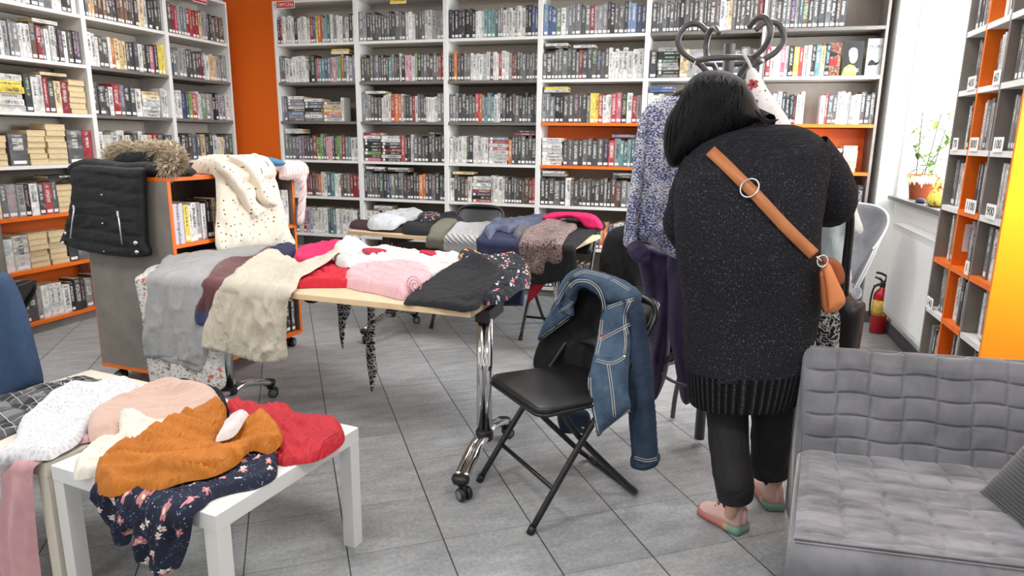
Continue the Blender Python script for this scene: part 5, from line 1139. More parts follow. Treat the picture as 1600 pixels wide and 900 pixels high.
MB().tube(smooth_path([PY(1175,110,3.02),PY(1169,96,3.02),PY(1163,86,3.02),PY(1162,78,3.03)]), .006, 8).build('hanging_loop', WHT, wf)
G('shirt', [(1270,262),(1292,258),(1314,262),(1326,278),(1334,300),(1340,330),(1349,360),(1334,370),(1318,368),(1324,400),(1330,440),(1300,446),(1272,430),(1268,340)], LBLUE, rp(1305,320,3.1), 'pale blue shirt hanging on the rack beside the woman', 'shirt', H=.06, r=.05, amp=.008, seed=106, closed=True, folds=.02, ffreq=5)
bg = thing('tote_bag', 'black leather tote bag with long straps hanging behind the tan bag', 'bag')
LEA = plain('black_leather', s_(28,28,30), .38, var=.2, bump=.2, bscale=250)
cloth('body', [(1302,466),(1312,460),(1324,454),(1336,468),(1352,474),(1350,500),(1344,540),(1338,575),(1300,575),(1296,540)], LEA, rp(1325,510,2.98), H=.06, r=.05, amp=.006, seed=107, closed=True, parent=bg, folds=.01, ffreq=4)
MB().tube(smooth_path([PY(1316,286,2.95),PY(1326,300,2.94),PY(1331,330,2.93),PY(1331,360,2.93),PY(1326,410,2.93),PY(1322,462,2.94)]), .009, 8).build('strap', LEA, bg)
MB().tube(smooth_path([PY(1316,288,2.97),PY(1322,310,2.96),PY(1325,350,2.95),PY(1320,400,2.95),PY(1316,440,2.95),PY(1314,464,2.95)]), .009, 8).build('strap', LEA, bg)
G('garment', [(1280,470),(1310,486),(1312,520),(1306,560),(1276,560)], ZEB, rp(1295,520,2.86), 'black and grey lace garment below the tan bag', 'garment', H=.03, r=.03, amp=.01, seed=108, closed=True, folds=.012)
# ------------------------------------------------------------------ the woman
from mathutils.bvhtree import BVHTree
SKIN = plain('skin', s_(222,176,150), .5, var=.04)
SCv = Vector((.25,2.6,0))
def skin_body(name, verts, edges, radii, m, parent, root=0, sub=2):
    me = bpy.data.meshes.new(name); me.from_pydata([tuple(v) for v in verts], edges, []); me.materials.append(m)
    o = bpy.data.objects.new(name, me); C.objects.link(o)
    md = o.modifiers.new('skin', 'SKIN'); md.use_smooth_shade = True
    for i, r_ in enumerate(radii):
        d = me.skin_vertices[0].data[i]; d.radius = (r_, r_) if not isinstance(r_, tuple) else r_; d.use_root = (i == root)
    sb = o.modifiers.new('sub', 'SUBSURF'); sb.levels = sb.render_levels = sub
    dg = bpy.context.evaluated_depsgraph_get(); dg.update()
    me2 = bpy.data.meshes.new_from_object(o.evaluated_get(dg)); bpy.data.objects.remove(o)
    me2.name = name; me2.polygons.foreach_set('use_smooth', [True]*len(me2.polygons))
    return me2
LH = PY(1147,770,2.432); LH.z = .085; RH = PY(1212,765,2.68); RH.z = .085
sk = []; ed = []; rad = []
def jn(p, r_, par=None):
    sk.append(Vector(p)); rad.append(r_); i = len(sk)-1
    if par is not None: ed.append((par, i))
    return i
pel = jn((.235,2.60,.86), .125); wa = jn((.235,2.60,1.02), .115, pel); chs = jn((.235,2.63,1.24), (.13,.10), wa); nkb = jn((.22,2.69,1.40), .07, chs); nk = jn((.175,2.745,1.475), .05, nkb)
hd = jn(PY(1124,190,2.80), .075, nk); top_ = jn(PY(1116,165,2.81), .06, hd)
for s, kx, ky, A in ((-1, LH.x, 2.46, LH), (1, RH.x, 2.67, RH)):
    hip = jn((.235+s*.075,2.60,.80), .06, pel); kn = jn(PY(1139,690,2.50) if s < 0 else PY(1207,670,2.66), .046, hip); an = jn((A.x, A.y, .12), .028, kn); ball = jn((A.x-.012, A.y+.01, .06), .02, an)
hands = {}
for s in (-1, 1):
    sh = jn(PY(1262,250,2.665) if s > 0 else PY(1102,262,2.66), .055, chs)
    el = jn(PY(1298,312,2.74) if s > 0 else PY(1072,352,2.69), .042, sh); wr_ = jn(PY(1258,326,2.95) if s > 0 else PY(1104,352,2.94), .026, el); pm = jn(sk[wr_]+Vector((-.03*s,.075,.012)), (.034,.018), wr_)
    hands[s] = pm
    base = sk[pm]; f_ = (sk[pm]-sk[wr_]).normalized(); side = f_.cross(Vector((0,0,1))).normalized()
    for k, (L_, off) in enumerate(((.062,-.026),(.072,-.009),(.068,.009),(.052,.025))):
        p1 = base+f_*.03+side*off; p2 = p1+f_*L_*.5+Vector((0,0,-.008)); p3 = p2+f_*L_*.32+Vector((0,0,-.024))
        a = jn(base+f_*.012+side*off*.8, .010, pm); b = jn(p1, .009, a); c = jn(p2, .0082, b); jn(p3, .0066, c)
    th = jn(base-f_*.02-side*s*.03, .011, pm); t2 = jn(base+f_*.015-side*s*.052+Vector((0,0,-.006)), .0095, th); jn(base+f_*.045-side*s*.05+Vector((0,0,-.016)), .0078, t2)
me = skin_body('person', sk, ed, rad, SKIN, None)
person = bpy.data.objects.new('person', me); C.objects.link(person)
tag(person, 'person seen from behind in dark speckled cardigan, black trousers and pink sneakers', 'person')
# face and ears on the far side of the bowed head
hc = PY(1116,182,2.805); fd = Vector((-.25,.80,-.55)).normalized(); sd = Vector((.95,.28,.08)).normalized(); sd = (sd-fd*sd.dot(fd)).normalized(); ud = sd.cross(fd).normalized()
FT = Matrix((sd, ud, fd)).transposed().to_4x4(); FT.translation = hc
hm = MB(); rgs = []
for k, (z, r_, oy) in enumerate(((-.118,.02,.05),(-.108,.042,.045),(-.085,.058,.03),(-.05,.07,.012),(-.01,.076,0),(.035,.078,-.004),(.075,.07,-.008),(.105,.05,-.012),(.122,.02,-.014))):
    rgs.append([FT @ Vector((r_*cos(a)*.95, z, r_*1.12*sin(a)+oy)) for a in np.linspace(0,2*pi,25)[:-1]])
hm.rings(rgs)
hm.rings([[FT @ Vector((w_*cos(a), y, zf+w_*.9*sin(a))) for a in np.linspace(0,2*pi,11)[:-1]] for y, w_, zf in ((.03,.006,.084),(.0,.010,.094),(-.022,.015,.098),(-.032,.012,.088))])
for s in (-1, 1):
    hm.rings([[FT @ Vector((s*(.072+.010*k), -.005+.03*cos(a)*sc, -.01+.018*sin(a)*sc)) for a in np.linspace(0,2*pi,13)[:-1]] for k, sc in ((0,.8),(.6,1.),(1.,.75))])
hm.build('head', SKIN, person)
ey = MB()
for s in (-1, 1): ey.rings([[FT @ Vector((s*.03+.013*cos(a)*sc, .012+.006*sin(a)*sc, .083+dz)) for a in np.linspace(0,2*pi,13)[:-1]] for sc, dz in ((1,-.004),(.9,.003),(.3,.005))])
ey.build('eyes', plain('eye_white', s_(225,222,218), .3), person)
mo = MB(); mo.rings([[FT @ Vector((.024*cos(a)*sc, -.062+.008*sin(a)*sc, .083+dz)) for a in np.linspace(0,2*pi,15)[:-1]] for sc, dz in ((1,-.006),(.9,.003),(.2,.006))]); mo.build('mouth', plain('lips', s_(190,110,104), .5), person)
# cardigan
def knit():
    N = NT('black_fleck_knit'); uv = N.uv(); st_ = N.n('Mapping', {'Vector': uv}); st_.inputs['Scale'].default_value = (210, 95, 1)
    a = N.noise(st_.outputs[0], 1., 2, .6); b = N.noise(uv, 9, 3); big = N.noise(uv, 160, 2)
    fl = N.math('MULTIPLY', N.math('GREATER_THAN', N.math('MULTIPLY_ADD', b, .10, N.math('MULTIPLY', a, 1.)), .70), .8)
    col = N.mix(fl, N.ramp(big, [(.3, s_(21,21,25)), (.7, s_(48,48,54))]), s_(116,116,124))
    N.bump(N.math('ADD', a, big), .006, .8); return N.fin(col, .98, spec=.2)
KNIT = knit()
def rib():
    N = NT('black_ribbed_hem'); uv = N.uv(); x = N.n('SeparateXYZ', {0: uv}).outputs[0]; r_ = N.math('SINE', N.math('MULTIPLY', x, 2*pi*40)); nz = N.noise(uv, 150, 3)
    N.bump(r_, .008, .9); return N.fin(N.ramp(N.math('MULTIPLY_ADD', r_, .3, N.math('MULTIPLY', nz, .8)), [(.2, s_(14,14,16)), (.6, s_(34,34,39)), (.85, s_(80,80,87))]), .98, spec=.2)
def loft_px(rows, n=64, ex=2.4, wob=None, jitter=0.):
    """rows: (y px, left px, right px, depth centre Y, half depth)"""
    R = []
    for y, xl, xr, Yc, dp in rows:
        a, b = PY(xl, y, Yc), PY(xr, y, Yc); c = (a+b)*.5; hw = (b-a).length*.5; ring = []
        ax = (b-a).normalized(); ay = Vector((-ax.y, ax.x, 0)).normalized()
        for k in range(n):
            t_ = 2*pi*k/n; ct, st_ = cos(t_), sin(t_)
            x = hw*(abs(ct)**(2/ex))*(1 if ct > 0 else -1); d = dp*(abs(st_)**(2/ex))*(1 if st_ > 0 else -1)
            ring.append(c+ax*x+ay*d)
        R.append(ring)
    return R
def interp_rows(rows, m):
    out = []
    for i in range(len(rows)-1):
        for k in range(m):
            f = k/m; f2 = f
            g_ = lambda j: rows[max(0,min(len(rows)-1,j))]
            r_ = []
            for q in range(5):
                a,b,c,d = g_(i-1)[q], g_(i)[q], g_(i+1)[q], g_(i+2)[q]
                r_.append(.5*((2*b)+(c-a)*f+(2*a-5*b+4*c-d)*f*f+(3*b-a-3*c+d)*f**3))
            out.append(tuple(r_))
    out.append(rows[-1]); return out
def skin_loft(name, R, m, parent, wr=0., seed=1, uni=0.):
    n = len(R[0]); vs = []; uvs = []; fs = []
    acc = 0.
    for j, ring in enumerate(R):
        if j: acc += (ring[n//4]-R[j-1][n//4]).length
        per = 0.; cen = sum(ring, Vector())/n
        for k in range(n+1):
            p = ring[k % n].copy()
            if k: per += (ring[k % n]-ring[k-1]).length
            if wr:
                u_ = np.array([per*1.]); v_ = np.array([acc])
                if k == n: p = vs[j*(n+1)].copy()
                else: p += (p-cen).normalized()*wr*float(wrinkle(u_, v_, seed, .16, .3, 2.)[0])*min(1, k/4, (n-k)/4)
            vs.append(p); uvs.append((k/n*uni if uni else per, acc))
    for j in range(len(R)-1):
        for k in range(n): a = j*(n+1)+k; fs.append((a, a+1, a+n+2, a+n+1))
    mb = MB(); mb.add(vs, fs, 0, True, uvs)
    return mb.build(name, m, parent)
body = [(576,1072,1262,2.59,.176),(545,1068,1269,2.595,.17),(500,1066,1278,2.60,.165),(450,1065,1283,2.60,.165),(400,1060,1282,2.60,.165),(350,1055,1284,2.61,.165),(300,1056,1292,2.63,.16),(262,1062,1300,2.65,.15),(232,1082,1296,2.67,.13),(214,1106,1282,2.685,.11),(202,1140,1262,2.70,.085),(195,1165,1240,2.71,.06)]
cg = skin_loft('cardigan', loft_px(interp_rows(body, 5)), KNIT, person, .008, 5)
hem = [(622,1077,1246,2.585,.172),(612,1075,1251,2.585,.175),(595,1073,1257,2.587,.175),(570,1071,1264,2.59,.178)]
skin_loft('ribbed_hem', loft_px(interp_rows(hem, 3), 160), rib(), cg, uni=1.35)
def limb(pts, rs, n=20, flat=1.):
    P_ = smooth_path(pts, 6); Rr = np.interp(np.linspace(0,1,len(P_)), np.linspace(0,1,len(rs)), rs); R = []; prev = None
    for i, p in enumerate(P_):
        t_ = (P_[min(i+1,len(P_)-1)]-P_[max(i-1,0)]).normalized()
        u_ = (prev-t_*prev.dot(t_)).normalized() if prev is not None else t_.cross(Vector((0,1,0))).normalized(); prev = u_; w_ = t_.cross(u_)
        R.append([p+(u_*cos(a)+w_*sin(a))*Rr[i] for a in np.linspace(0,2*pi,n+1)[:-1]])
    return R
rs_ = limb([PY(1258,236,2.665),PY(1284,276,2.69),PY(1298,312,2.74),PY(1284,324,2.86),PY(1256,326,2.97)], [.085,.095,.090,.075,.06])
skin_loft('sleeve', rs_, KNIT, cg, .010, 8)
ls_ = limb([PY(1098,250,2.66),PY(1078,300,2.67),PY(1068,352,2.69),PY(1082,372,2.82),PY(1108,350,2.98)], [.08,.075,.072,.06,.05])
skin_loft('sleeve', ls_, KNIT, cg, .010, 9)
nkR = limb([PY(1190,205,2.70),PY(1168,190,2.735),PY(1155,175,2.76)], [.07,.062,.058]); skin_loft('collar', nkR, KNIT, cg)
# trousers
TRM = fabric('black_trouser_cloth', s_(26,26,28), .8, .15)
lt = [(773,1121,1176,2.445,.085),(758,1119,1176,2.445,.088),(738,1115,1175,2.45,.09),(700,1109,1171,2.50,.09),(650,1105,1170,2.55,.092),(600,1105,1170,2.585,.09),(540,1105,1170,2.60,.09)]
rt_ = [(738,1175,1232,2.672,.082),(724,1173,1233,2.67,.085),(704,1172,1237,2.665,.09),(680,1172,1244,2.655,.1),(640,1173,1250,2.635,.11),(590,1172,1256,2.61,.12),(540,1170,1262,2.59,.125)]
for i_, rr in enumerate((lt, rt_)):
    lg = skin_loft('trouser_leg', loft_px(interp_rows(rr, 5), 40, 2.1), TRM, person, .009, 21+i_)
    c0, c1 = rr[0], rr[1]
    y1 = c0[0]-26 if i_ == 0 else c0[0]-22
    cuff = [(c0[0]+1,c0[1]-1,c0[2]+1.5,c0[3],c0[4]+.004),((c0[0]+y1)/2,c0[1]-3,c0[2]+3,c0[3],c0[4]+.008),(y1,c0[1]-4,c0[2]+2,c0[3],c0[4]+.008),(y1-2,c0[1]-1,c0[2]-1,c0[3],c0[4]-.002)]
    skin_loft('cuff', loft_px(cuff, 40, 2.1), TRM, lg)
# sneakers
SNK = fabric('pink_sneaker_knit', s_(230,190,184), .8, .06)
def sole_mat():
    N = NT('rainbow_sole'); y = N.n('SeparateXYZ', {0: N.n('TexCoord').outputs['UV']}).outputs[0]
    return N.fin(N.ramp(y, [(0, s_(116,152,138)), (.2, s_(130,168,150)), (.27, s_(206,178,120)), (.36, s_(196,128,118)), (1, s_(190,112,110))]), .5)
SOLE = sole_mat()
def sneaker(heel, toe):
    hv = Vector((heel.x, heel.y, 0)); d = (Vector((toe.x, toe.y, 0))-hv); L_ = d.length; T = frameT(hv, d)
    t = MB(); st = [(0,.026,.105,.030),(.04,.034,.122,.030),(.10,.038,.122,.028),(.20,.039,.122,.026),(.34,.039,.116,.024),(.48,.040,.094,.024),(.64,.044,.070,.024),(.80,.044,.054,.024),(.92,.036,.046,.026),(.985,.018,.036,.028)]
    R = []
    for f, w_, h, z0 in st:
        R.append([T @ Vector((f*L_, w_*cos(a)*(1. if sin(a) < .2 else .92), z0+(h-z0)*(.0 if sin(a) <= 0 else sin(a)**.8))) for a in np.linspace(0,2*pi,25)[:-1]])
    sh = t.rings(R).build('shoe', SNK, person)
    so = MB(); R = []; uv = []
    for f, w_, h, z0 in st:
        f2 = -.03+f*1.05
        R.append([T @ Vector((f2*L_, (w_+.006)*x_, z_)) for x_, z_ in ((-.92,.002),(-1,.014),(-.99,z0+.004),(.99,z0+.004),(1,.014),(.92,.002))]); uv += [(f, 0)]*6
    so.rings(R, uvs=uv); so.build('sole', SOLE, sh)
    la = MB()
    for f in (.42,.49,.56): 
        z = .106-(f-.42)*.2; la.tube([T @ Vector((f*L_,-.026,z-.012)), T @ Vector((f*L_+.006,0,z+.004)), T @ Vector((f*L_+.004,.026,z-.012))], .0028, 6)
    la.build('laces', plain('dark_lace', s_(70,60,62), .7), sh)
    hb_ = MB(); hb_.tube([T @ Vector((-.002,0,.045)), T @ Vector((-.004,0,.105))], .009, 8); hb_.build('heel_tab', plain('pale_pink_tab', s_(236,194,188), .7), sh)
    MB().lathe([(.033,.085),(.034,.12),(.030,.135)], T @ Vector((.075*L_/.25,0,0)), 20).build('sock', plain('dark_sock', s_(40,36,38), .9), sh)
sneaker(P(1160,834,.0), P(1088,796,.0)+Vector((.02,0,0)))
sneaker(P(1212,799,.0), P(1186,758,.0))
# hair
def hairmat():
    N = NT('black_hair'); uv = N.uv((220, 9, 1)); a = N.noise(uv, 1., 4, .65)
    N.bump(a, .004, .7); return N.fin(N.ramp(a, [(.38, s_(7,7,9)), (.68, s_(30,30,34))]), .6, 0, 0, .18)
HAIR = hairmat()
hr = cloth('hair', [(1060,158),(1070,134),(1088,116),(1112,110),(1138,112),(1160,124),(1176,146),(1188,172),(1202,188),(1186,198),(1168,206),(1140,222),(1108,238),(1080,252),(1056,262),(1044,256),(1037,232),(1038,200),(1046,176)], HAIR, rp(1110,190,2.72), H=.13, r=.115, amp=.010, seed=120, closed=True, back=.35, parent=person, scale=.05, ang=1.1, aniso=4, sp=.009)
hb2 = BVHTree.FromObject(hr, bpy.context.evaluated_depsgraph_get())
def on(bvh, x, y, off):
    d = ray(x, y).normalized(); h = bvh.ray_cast(EYE, d)
    return h[0]-d*off if h[0] is not None else None
stm = MB(); rg = random.Random(3)
for k in range(150):
    f = rg.random(); x0, y0 = 1085+rg.uniform(-14,76), 116+rg.uniform(0,26)
    x1, y1 = (1042+f*120+rg.uniform(-6,6), 258-f*45+rg.uniform(-8,6)); cx, cy = (x0+x1)/2+(-26+40*f)*(.8), (y0+y1)/2-10; pts = []
    for i in range(9):
        u_ = i/8; x = (1-u_)**2*x0+2*u_*(1-u_)*cx+u_*u_*x1; y = (1-u_)**2*y0+2*u_*(1-u_)*cy+u_*u_*y1
        q = on(hb2, x, y, .002)
        if q is not None: pts.append(q)
    if len(pts) > 4: stm.tube(pts, [.0012]+[.0034]*(len(pts)-2)+[.0008], 5)
for k in range(10):
    p0 = PY(1180+k, 172+k*2, 2.62); stm.tube(smooth_path([p0, PY(1192+k,184+k,2.62), PY(1204+k*1.4,190-k*.4,2.62)]), [.003]*12+[.0006], 5)
stm.build('strands', HAIR, hr)
# tan cross-body bag
TAN = plain('tan_leather', s_(182,112,66), .45, var=.06, bump=.1, bscale=300)
tb_ = thing('crossbody_bag', 'tan leather crossbody bag worn across the woman\'s back', 'bag')
cbv = BVHTree.FromObject(cg, bpy.context.evaluated_depsgraph_get())
pth = [(1106,232),(1130,254),(1155,279),(1175,298),(1200,325),(1225,352),(1250,377),(1276,402)]
sp3 = smooth_path([Vector((x,y,0)) for x, y in pth], 5); L0, R0 = [], []
dr = Vector((.70,.71,0)); nr = Vector((.71,-.70,0))
for q in sp3:
    a = on(cbv, q.x-nr.x*9.5, q.y-nr.y*9.5, .010); b = on(cbv, q.x+nr.x*9.5, q.y+nr.y*9.5, .010)
    if a is None or b is None: continue
    L0.append(a); R0.append(b)
sm_ = lambda A: [sum(A[max(0,i-2):i+3], Vector())/len(A[max(0,i-2):i+3]) for i in range(len(A))]
L0, R0 = sm_(L0), sm_(R0)
st3 = MB(); n = len(L0); st3.add(L0+R0, [(i,i+1,n+i+1,n+i) for i in range(n-1)], 0, True, [(i*.02,0) for i in range(n)]+[(i*.02,1) for i in range(n)])
sto = st3.build('strap', TAN, tb_, solid=.004)
i0 = n*2//5; c_ = (L0[i0]+R0[i0])/2; ax = (L0[i0]-R0[i0]).normalized(); al = (L0[min(n-1,i0+2)]-L0[max(0,i0-2)]).normalized(); nn = ax.cross(al).normalized()
if nn.dot(EYE-c_) < 0: nn = -nn
MB().tube([c_+nn*.006+ax*(.034*cos(a))*1.+al*(.028*sin(a)) for a in np.linspace(0,2*pi,25)[:-1]], .0028, 8, closed=True).build('buckle', ZIPM, sto)
bagY = 2.48
cloth('flap', [(1283,404),(1300,403),(1314,412),(1320,430),(1318,442),(1308,446),(1292,430)], plain('tan_suede', s_(150,84,48), .8), rp(1300,425,bagY+.05), H=.02, r=.02, amp=.002, seed=130, closed=True, parent=tb_, sp=.009)
cloth('body', [(1283,420),(1290,412),(1298,414),(1310,440),(1320,462),(1320,474),(1308,486),(1294,489),(1287,486),(1284,455)], plain('tan_leather_light', s_(214,132,80), .45, var=.05, bump=.1, bscale=300), rp(1300,450,bagY), H=.04, r=.035, amp=.001, seed=131, closed=True, parent=tb_, sp=.008)
cloth('side', [(1281,425),(1287,430),(1292,455),(1295,489),(1288,488),(1283,470)], plain('tan_dark', s_(160,90,50), .5), rp(1288,450,bagY-.03), H=.02, r=.015, amp=.001, seed=132, closed=True, parent=tb_, sp=.008)
q = PY(1285,408,bagY-.04); MB().tube([q+Vector((.016*cos(a),0,.02*sin(a))) for a in np.linspace(0,2*pi,17)[:-1]], .003, 8, closed=True).build('ring', ZIPM, tb_)
MB().tube([PY(1276,401,2.43),PY(1283,408,bagY-.04)], .004, 8).build('clasp', ZIPM, tb_)
# ------------------------------------------------------------------ plant and things on the sill
zS = 1.052; pc = P(1438,304,zS); pc = Vector((1.50, 1.50/ (ray(1440,300).x/ray(1440,300).y), zS))
pt = thing('potted_plant', 'climbing potted plant on sticks in a terracotta pot on the sill', 'plant', pc)
MB().lathe([(.055,0),(.075,.002),(.098,.15),(.106,.15),(.108,.18),(.098,.182),(.094,.16)], pc, 28).build('pot', plain('terracotta', s_(196,98,60), .7, var=.08), pt)
MB().lathe([(.002,.16),(.094,.162)], pc, 24).build('soil', plain('soil', s_(70,54,44), .95), pt)
lp = MB(); rg = random.Random(2)
for k in range(26):
    a = radians(200+k*7.5); r0 = .112; t0 = pc+Vector((r0*cos(a), r0*sin(a), .165+rg.uniform(-.01,.015))); w_ = .012; l = rg.uniform(.04,.09); tg_ = Vector((-sin(a), cos(a), 0)); o_ = Vector((cos(a), sin(a), 0))
    lp.add([t0-tg_*w_, t0+tg_*w_, t0+tg_*w_*.7+o_*.012-Vector((0,0,l*.6)), t0-tg_*w_*.7+o_*.012-Vector((0,0,l*.6)), t0+o_*.008-Vector((0,0,l))], [(0,1,2,3),(3,2,4)], 0, True)
lp.build('paper_frill', plain('cream_paper', s_(250,236,190), .7), pt)
sk_ = MB()
stk = [(pc+Vector((-.06,-.04,.15)), pc+Vector((-.075,-.04,.62))), (pc+Vector((.0,.0,.15)), pc+Vector((.055,.0,.62))), (pc+Vector((.05,.02,.15)), pc+Vector((.10,.02,.50)))]
for a, b in stk: sk_.tube([a, b], .004, 8)
sk_.build('support_stick', plain('dark_stick', s_(70,62,54), .8), pt)
vine = []
for k in range(6):
    ph = rg.uniform(0,6); pts = []
    for i in range(16):
        u_ = i/15; pts.append(pc+Vector((.15*sin(ph+u_*4.2)*(.35+u_*.75)+.02, .09*cos(ph+u_*4.)*(.5+u_*.5)-.02, .16+u_*.46*(1-.15*k/5)+(.03*sin(u_*9+k)))))
    vine.append(smooth_path(pts, 3))
sm = MB()
for v in vine: sm.tube(v, .0032, 6)
sm.build('stem', plain('green_stem', s_(110,130,70), .6), pt)
N = NT('leaf_green'); a = N.noise(N.obj(), 14, 3); LEAF = N.fin(N.ramp(a, [(.35, s_(58,96,36)), (.65, s_(134,168,70))]), .4)
lf = MB()
for v in vine:
    for j in range(4, len(v)-1, 4):
        b = v[j]; d = Vector((rg.uniform(-1,1), rg.uniform(-1,.4), rg.uniform(-.5,.5))).normalized(); L_ = rg.uniform(.05,.095); w_ = L_*.26; sd_ = d.cross(Vector((0,0,1))).normalized(); u_ = sd_.cross(d)
        c0 = b+d*.012; vs = [c0]
        for f, wf_, dz in ((.25,.8,.004),(.5,1.,.004),(.75,.75,-.002)): vs += [c0+d*L_*f-sd_*w_*wf_+u_*dz, c0+d*L_*f-u_*.004, c0+d*L_*f+sd_*w_*wf_+u_*dz]
        vs.append(c0+d*L_-u_*.012)
        lf.add(vs, [(0,2,1),(0,3,2),(1,2,5,4),(2,3,6,5),(4,5,8,7),(5,6,9,8),(7,8,10),(8,9,10)], 0, True)
lf.build('leaves', LEAF, pt)
yb = thing('fabric_bundle', 'yellow patterned cloth bag on the window sill beside the plant pot', 'bag')
N = NT('yellow_print'); a = N.noise(N.obj(), 26, 3); YB_ = N.fin(N.ramp(a, [(.38, s_(150,60,70)), (.45, s_(236,214,80)), (.62, s_(240,224,110)), (.7, s_(120,140,70))]), .7)
yc = Vector((1.435, 5.02, zS)); rgs = []
for k, (z, r_) in enumerate(((0.001,.05),(.012,.075),(.05,.078),(.09,.06),(.13,.03),(.15,.012))):
    rgs.append([yc+Vector((r_*.8*cos(a)*(1+.08*sin(3*a+k)), r_*1.5*sin(a)*(1+.1*sin(5*a+k*2)), z)) for a in np.linspace(0,2*pi,25)[:-1]])
MB().rings(rgs).build('body', YB_, yb); MB().tube(smooth_path([yc+Vector((-.02,.06,.10)), yc+Vector((-.01,.0,.185)), yc+Vector((.0,-.06,.10))]), .008, 8).build('handle', YB_, yb)
dk = tag(MB().rings([[Vector((1.40,5.27,zS))+Vector((r_*.7*cos(a), r_*1.6*sin(a)*(1+.1*sin(4*a)), z)) for a in np.linspace(0,2*pi,21)[:-1]] for z, r_ in ((.001,.03),(.008,.042),(.025,.036),(.034,.01))]).build('glove', fabric('navy_check', s_(44,52,70), .8, .3)), 'small navy cloth lying on the sill in front of the plant pot', 'cloth')
# three books shown cover-out on the window-side bookcase
def cover(px0, px1, py1, py0, th, name, label, m):
    a = PY(px0, py1, YB+.03); b = PY(px1, py1, YB+.03); z0 = ZS[1]; z1 = PY((px0+px1)/2, py0, YB+.03).z
    t = thing('display_book', label, 'book'); T = frameT((a.x, YB+.035, z0), (1,.0,0)); w_ = b.x-a.x
    MB().box((0,.002,0), (w_,.004,z1-z0), T=T).build('front_cover', m, t); MB().box((.002,.004,.002), (w_-.002,th,z1-z0-.002), T=T).build('pages', PAGEM, t)
    MB().box((0,th,0), (w_,th+.002,z1-z0), T=T).build('back_cover', m, t)
    return t, T, w_, z1-z0
def flatpoly(T, pts, y, m, parent, name): MB().prism([(p[0], p[1]) for p in pts], -.0006, .0006, T=T @ Matrix.Translation((0,y,0)) @ Matrix.Rotation(pi/2,4,'X')).build(name, m, parent)
def ell(cx, cy, rx, ry, n=20, a0=0, a1=2*pi): return [(cx+rx*cos(a), cy+ry*sin(a)) for a in np.linspace(a0, a1, n+1)[:-1]]
N = NT('crowd_cover'); a = N.noise(N.obj(), 70, 3, .7); zz = N.n('SeparateXYZ', {0: N.n('TexCoord').outputs['Object']})
CRW = N.fin(N.ramp(a, [(.35, s_(40,30,30)), (.5, s_(120,60,50)), (.62, s_(150,140,110)), (.72, s_(60,70,40))]), .5)
t, T, w_, h_ = cover(1281,1311,114,67,.03,'', 'display book with a crowd photo cover and red band, facing out', CRW)
flatpoly(T, [(.01,h_*.32),(w_-.02,h_*.32),(w_-.02,h_*.52),(.01,h_*.52)], .001, plain('cover_red', s_(178,30,36), .5), t, 'red_band'); flatpoly(T, ell(w_*.5,h_*.66,w_*.36,h_*.07), .0008, INK, t, 'black_banner')
t, T, w_, h_ = cover(1315,1346,113,64,.03,'', 'black display book reading LISTEK with a smiling white-haired man on it', plain('cover_black', s_(30,30,32), .5))
flatpoly(T, [(w_*.0,.001),(w_*.72,.001),(w_*.8,h_*.18),(w_*.6,h_*.3),(w_*.35,h_*.34),(w_*.1,h_*.24)], .001, plain('cover_olive', s_(178,160,80), .6), t, 'shirt')
flatpoly(T, ell(w_*.52,h_*.56,w_*.21,h_*.2), .0009, plain('cover_skin', s_(214,164,130), .6), t, 'face'); flatpoly(T, ell(w_*.48,h_*.68,w_*.22,h_*.13,20,0,pi)+[(w_*.28,h_*.56)], .0004, plain('cover_hair', s_(222,220,214), .6), t, 'hair_shape')
text('LISTEK', T @ Matrix.Translation((w_*.5,.0002,h_*.16)) @ Matrix.Rotation(pi/2,4,'X'), .036, PAPER, t)
t, T, w_, h_ = cover(1352,1376,110,60,.03,'', 'light grey display book reading MĘSKI with a black moustache', plain('cover_grey', s_(196,196,198), .5))
text('MĘSKI', T @ Matrix.Translation((w_*.5,.001,h_*.78)) @ Matrix.Rotation(pi/2,4,'X'), .034, INK, t)
mu_ = [(w_*.15,h_*.36),(w_*.3,h_*.44),(w_*.45,h_*.42),(w_*.6,h_*.36),(w_*.78,h_*.36),(w_*.9,h_*.46),(w_*.84,h_*.34),(w_*.66,h_*.28),(w_*.45,h_*.29),(w_*.25,h_*.27),(w_*.12,h_*.28)]
flatpoly(T, mu_, .001, INK, t, 'moustache')
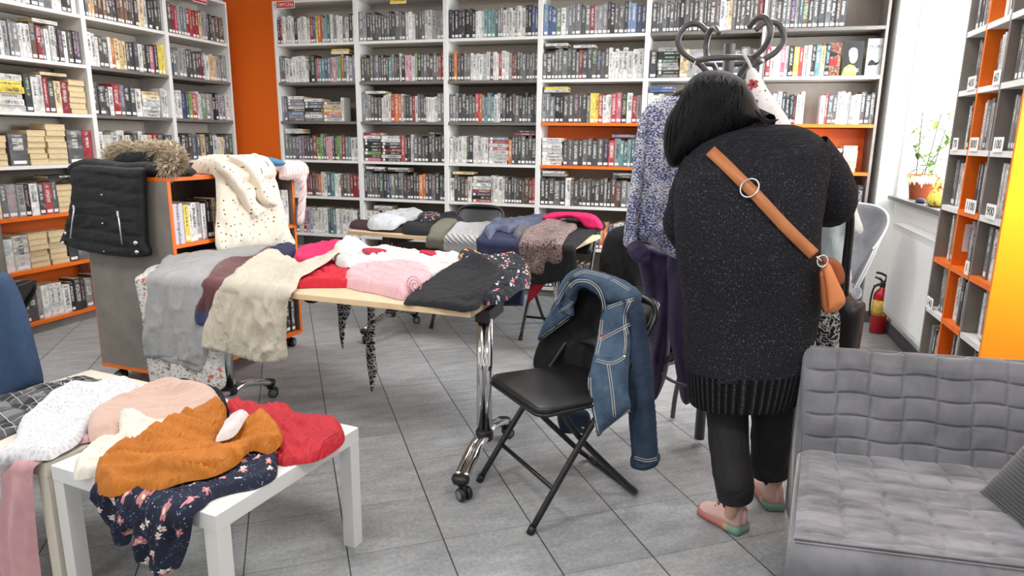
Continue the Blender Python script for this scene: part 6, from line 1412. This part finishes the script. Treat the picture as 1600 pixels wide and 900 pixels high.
# ------------------------------------------------------------------ books: the ones that show largest one by one, the rest as one mass
bpy.context.view_layer.update(); dg = bpy.context.evaluated_depsgraph_get(); dg.update()
def bookscore(b):
    T, w_, h, d = b[:4]; pts = [T @ Vector(p) for p in ((0,0,0),(w_,0,0),(w_,0,h),(0,0,h))]
    q = [proj(p) for p in pts]; ar = abs(sum(q[i][0]*q[(i+1)%4][1]-q[(i+1)%4][0]*q[i][1] for i in range(4)))/2
    if abs((pts[1]-pts[0]).cross(pts[3]-pts[0]).normalized().dot((EYE-pts[0]).normalized())) < .3:      # spines seen at a grazing angle show a cover too
        ar *= 1.3
    vis = 0
    for a, c in ((.5,.15),(.5,.5),(.5,.85),(.15,.6),(.85,.4)):
        p = T @ Vector((w_*a, -.002, h*c)); x, y = proj(p)
        if not (0 <= x < 1600 and 0 <= y < 900): continue
        v = p-EYE; hit = SC.ray_cast(dg, EYE, v.normalized(), distance=v.length-.004)
        if not hit[0]: vis += 1
    return ar*vis/5
sc_ = sorted(((bookscore(b), i) for i, b in enumerate(BOOKS)), reverse=True)
single = {i for s, i in sc_[:300] if s > 0}
mass = MB(); ORDW = lambda n: '%d%s' % (n, 'th' if 10 <= n % 100 <= 20 else {1:'st',2:'nd',3:'rd'}.get(n % 10, 'th'))
for i, (T, w_, h, d, col, rnd, pages, stk_, words_) in enumerate(BOOKS):
    if i in single:
        mb = MB(); sb = MB(); pb = MB()
        one_book(mb, T, w_, h, d, col, rnd, pages, stk_, sb, page_mb=pb)
        o = mb.build('book', [BOOKM]); pb.build('pages', PAGEM, o)
        cn, k, place, how = words_
        kind = {'upright': 'upright %s book' % cn, 'stacked': '%s book lying stacked' % cn, 'page-edge': 'book lying with its pages outward', 'laid on top': '%s book laid on top' % cn}[how]
        if stk_ and sb.v: sb.build('spine_label', STICK, o)
        tag(o, '%s, %s on %s' % (kind, ORDW(k), place), 'book', 'books on the '+place)
    else: one_book(mass, T, w_, h, d, col, rnd, pages, stk_)
mo_ = mass.build('shelved_books', [BOOKM, PAGEM, STICK]); tag(mo_, 'many more small library books filling the bookcase shelves', 'books', None, 'stuff')
# ------------------------------------------------------------------ every thing stands on an origin at its own base
bpy.context.view_layer.update()
def leaves(o):
    out = [o] if o.type == 'MESH' else []
    for c in o.children: out += leaves(c)
    return out
for o in [o for o in SC.objects if o.parent is None and o.type in ('MESH', 'EMPTY') and o.get('kind') != 'structure']:
    vs = [v.co for l in leaves(o) for v in l.data.vertices]
    if not vs: continue
    A = np.array([tuple(v) for v in vs]); c = Vector(((A[:,0].min()+A[:,0].max())/2, (A[:,1].min()+A[:,1].max())/2, A[:,2].min()))
    if o.type == 'MESH': o.data.transform(Matrix.Translation(-c))
    o.location = c
    for ch in o.children: ch.matrix_parent_inverse = Matrix.Translation(-c)
    if 'base' in o: del o['base']
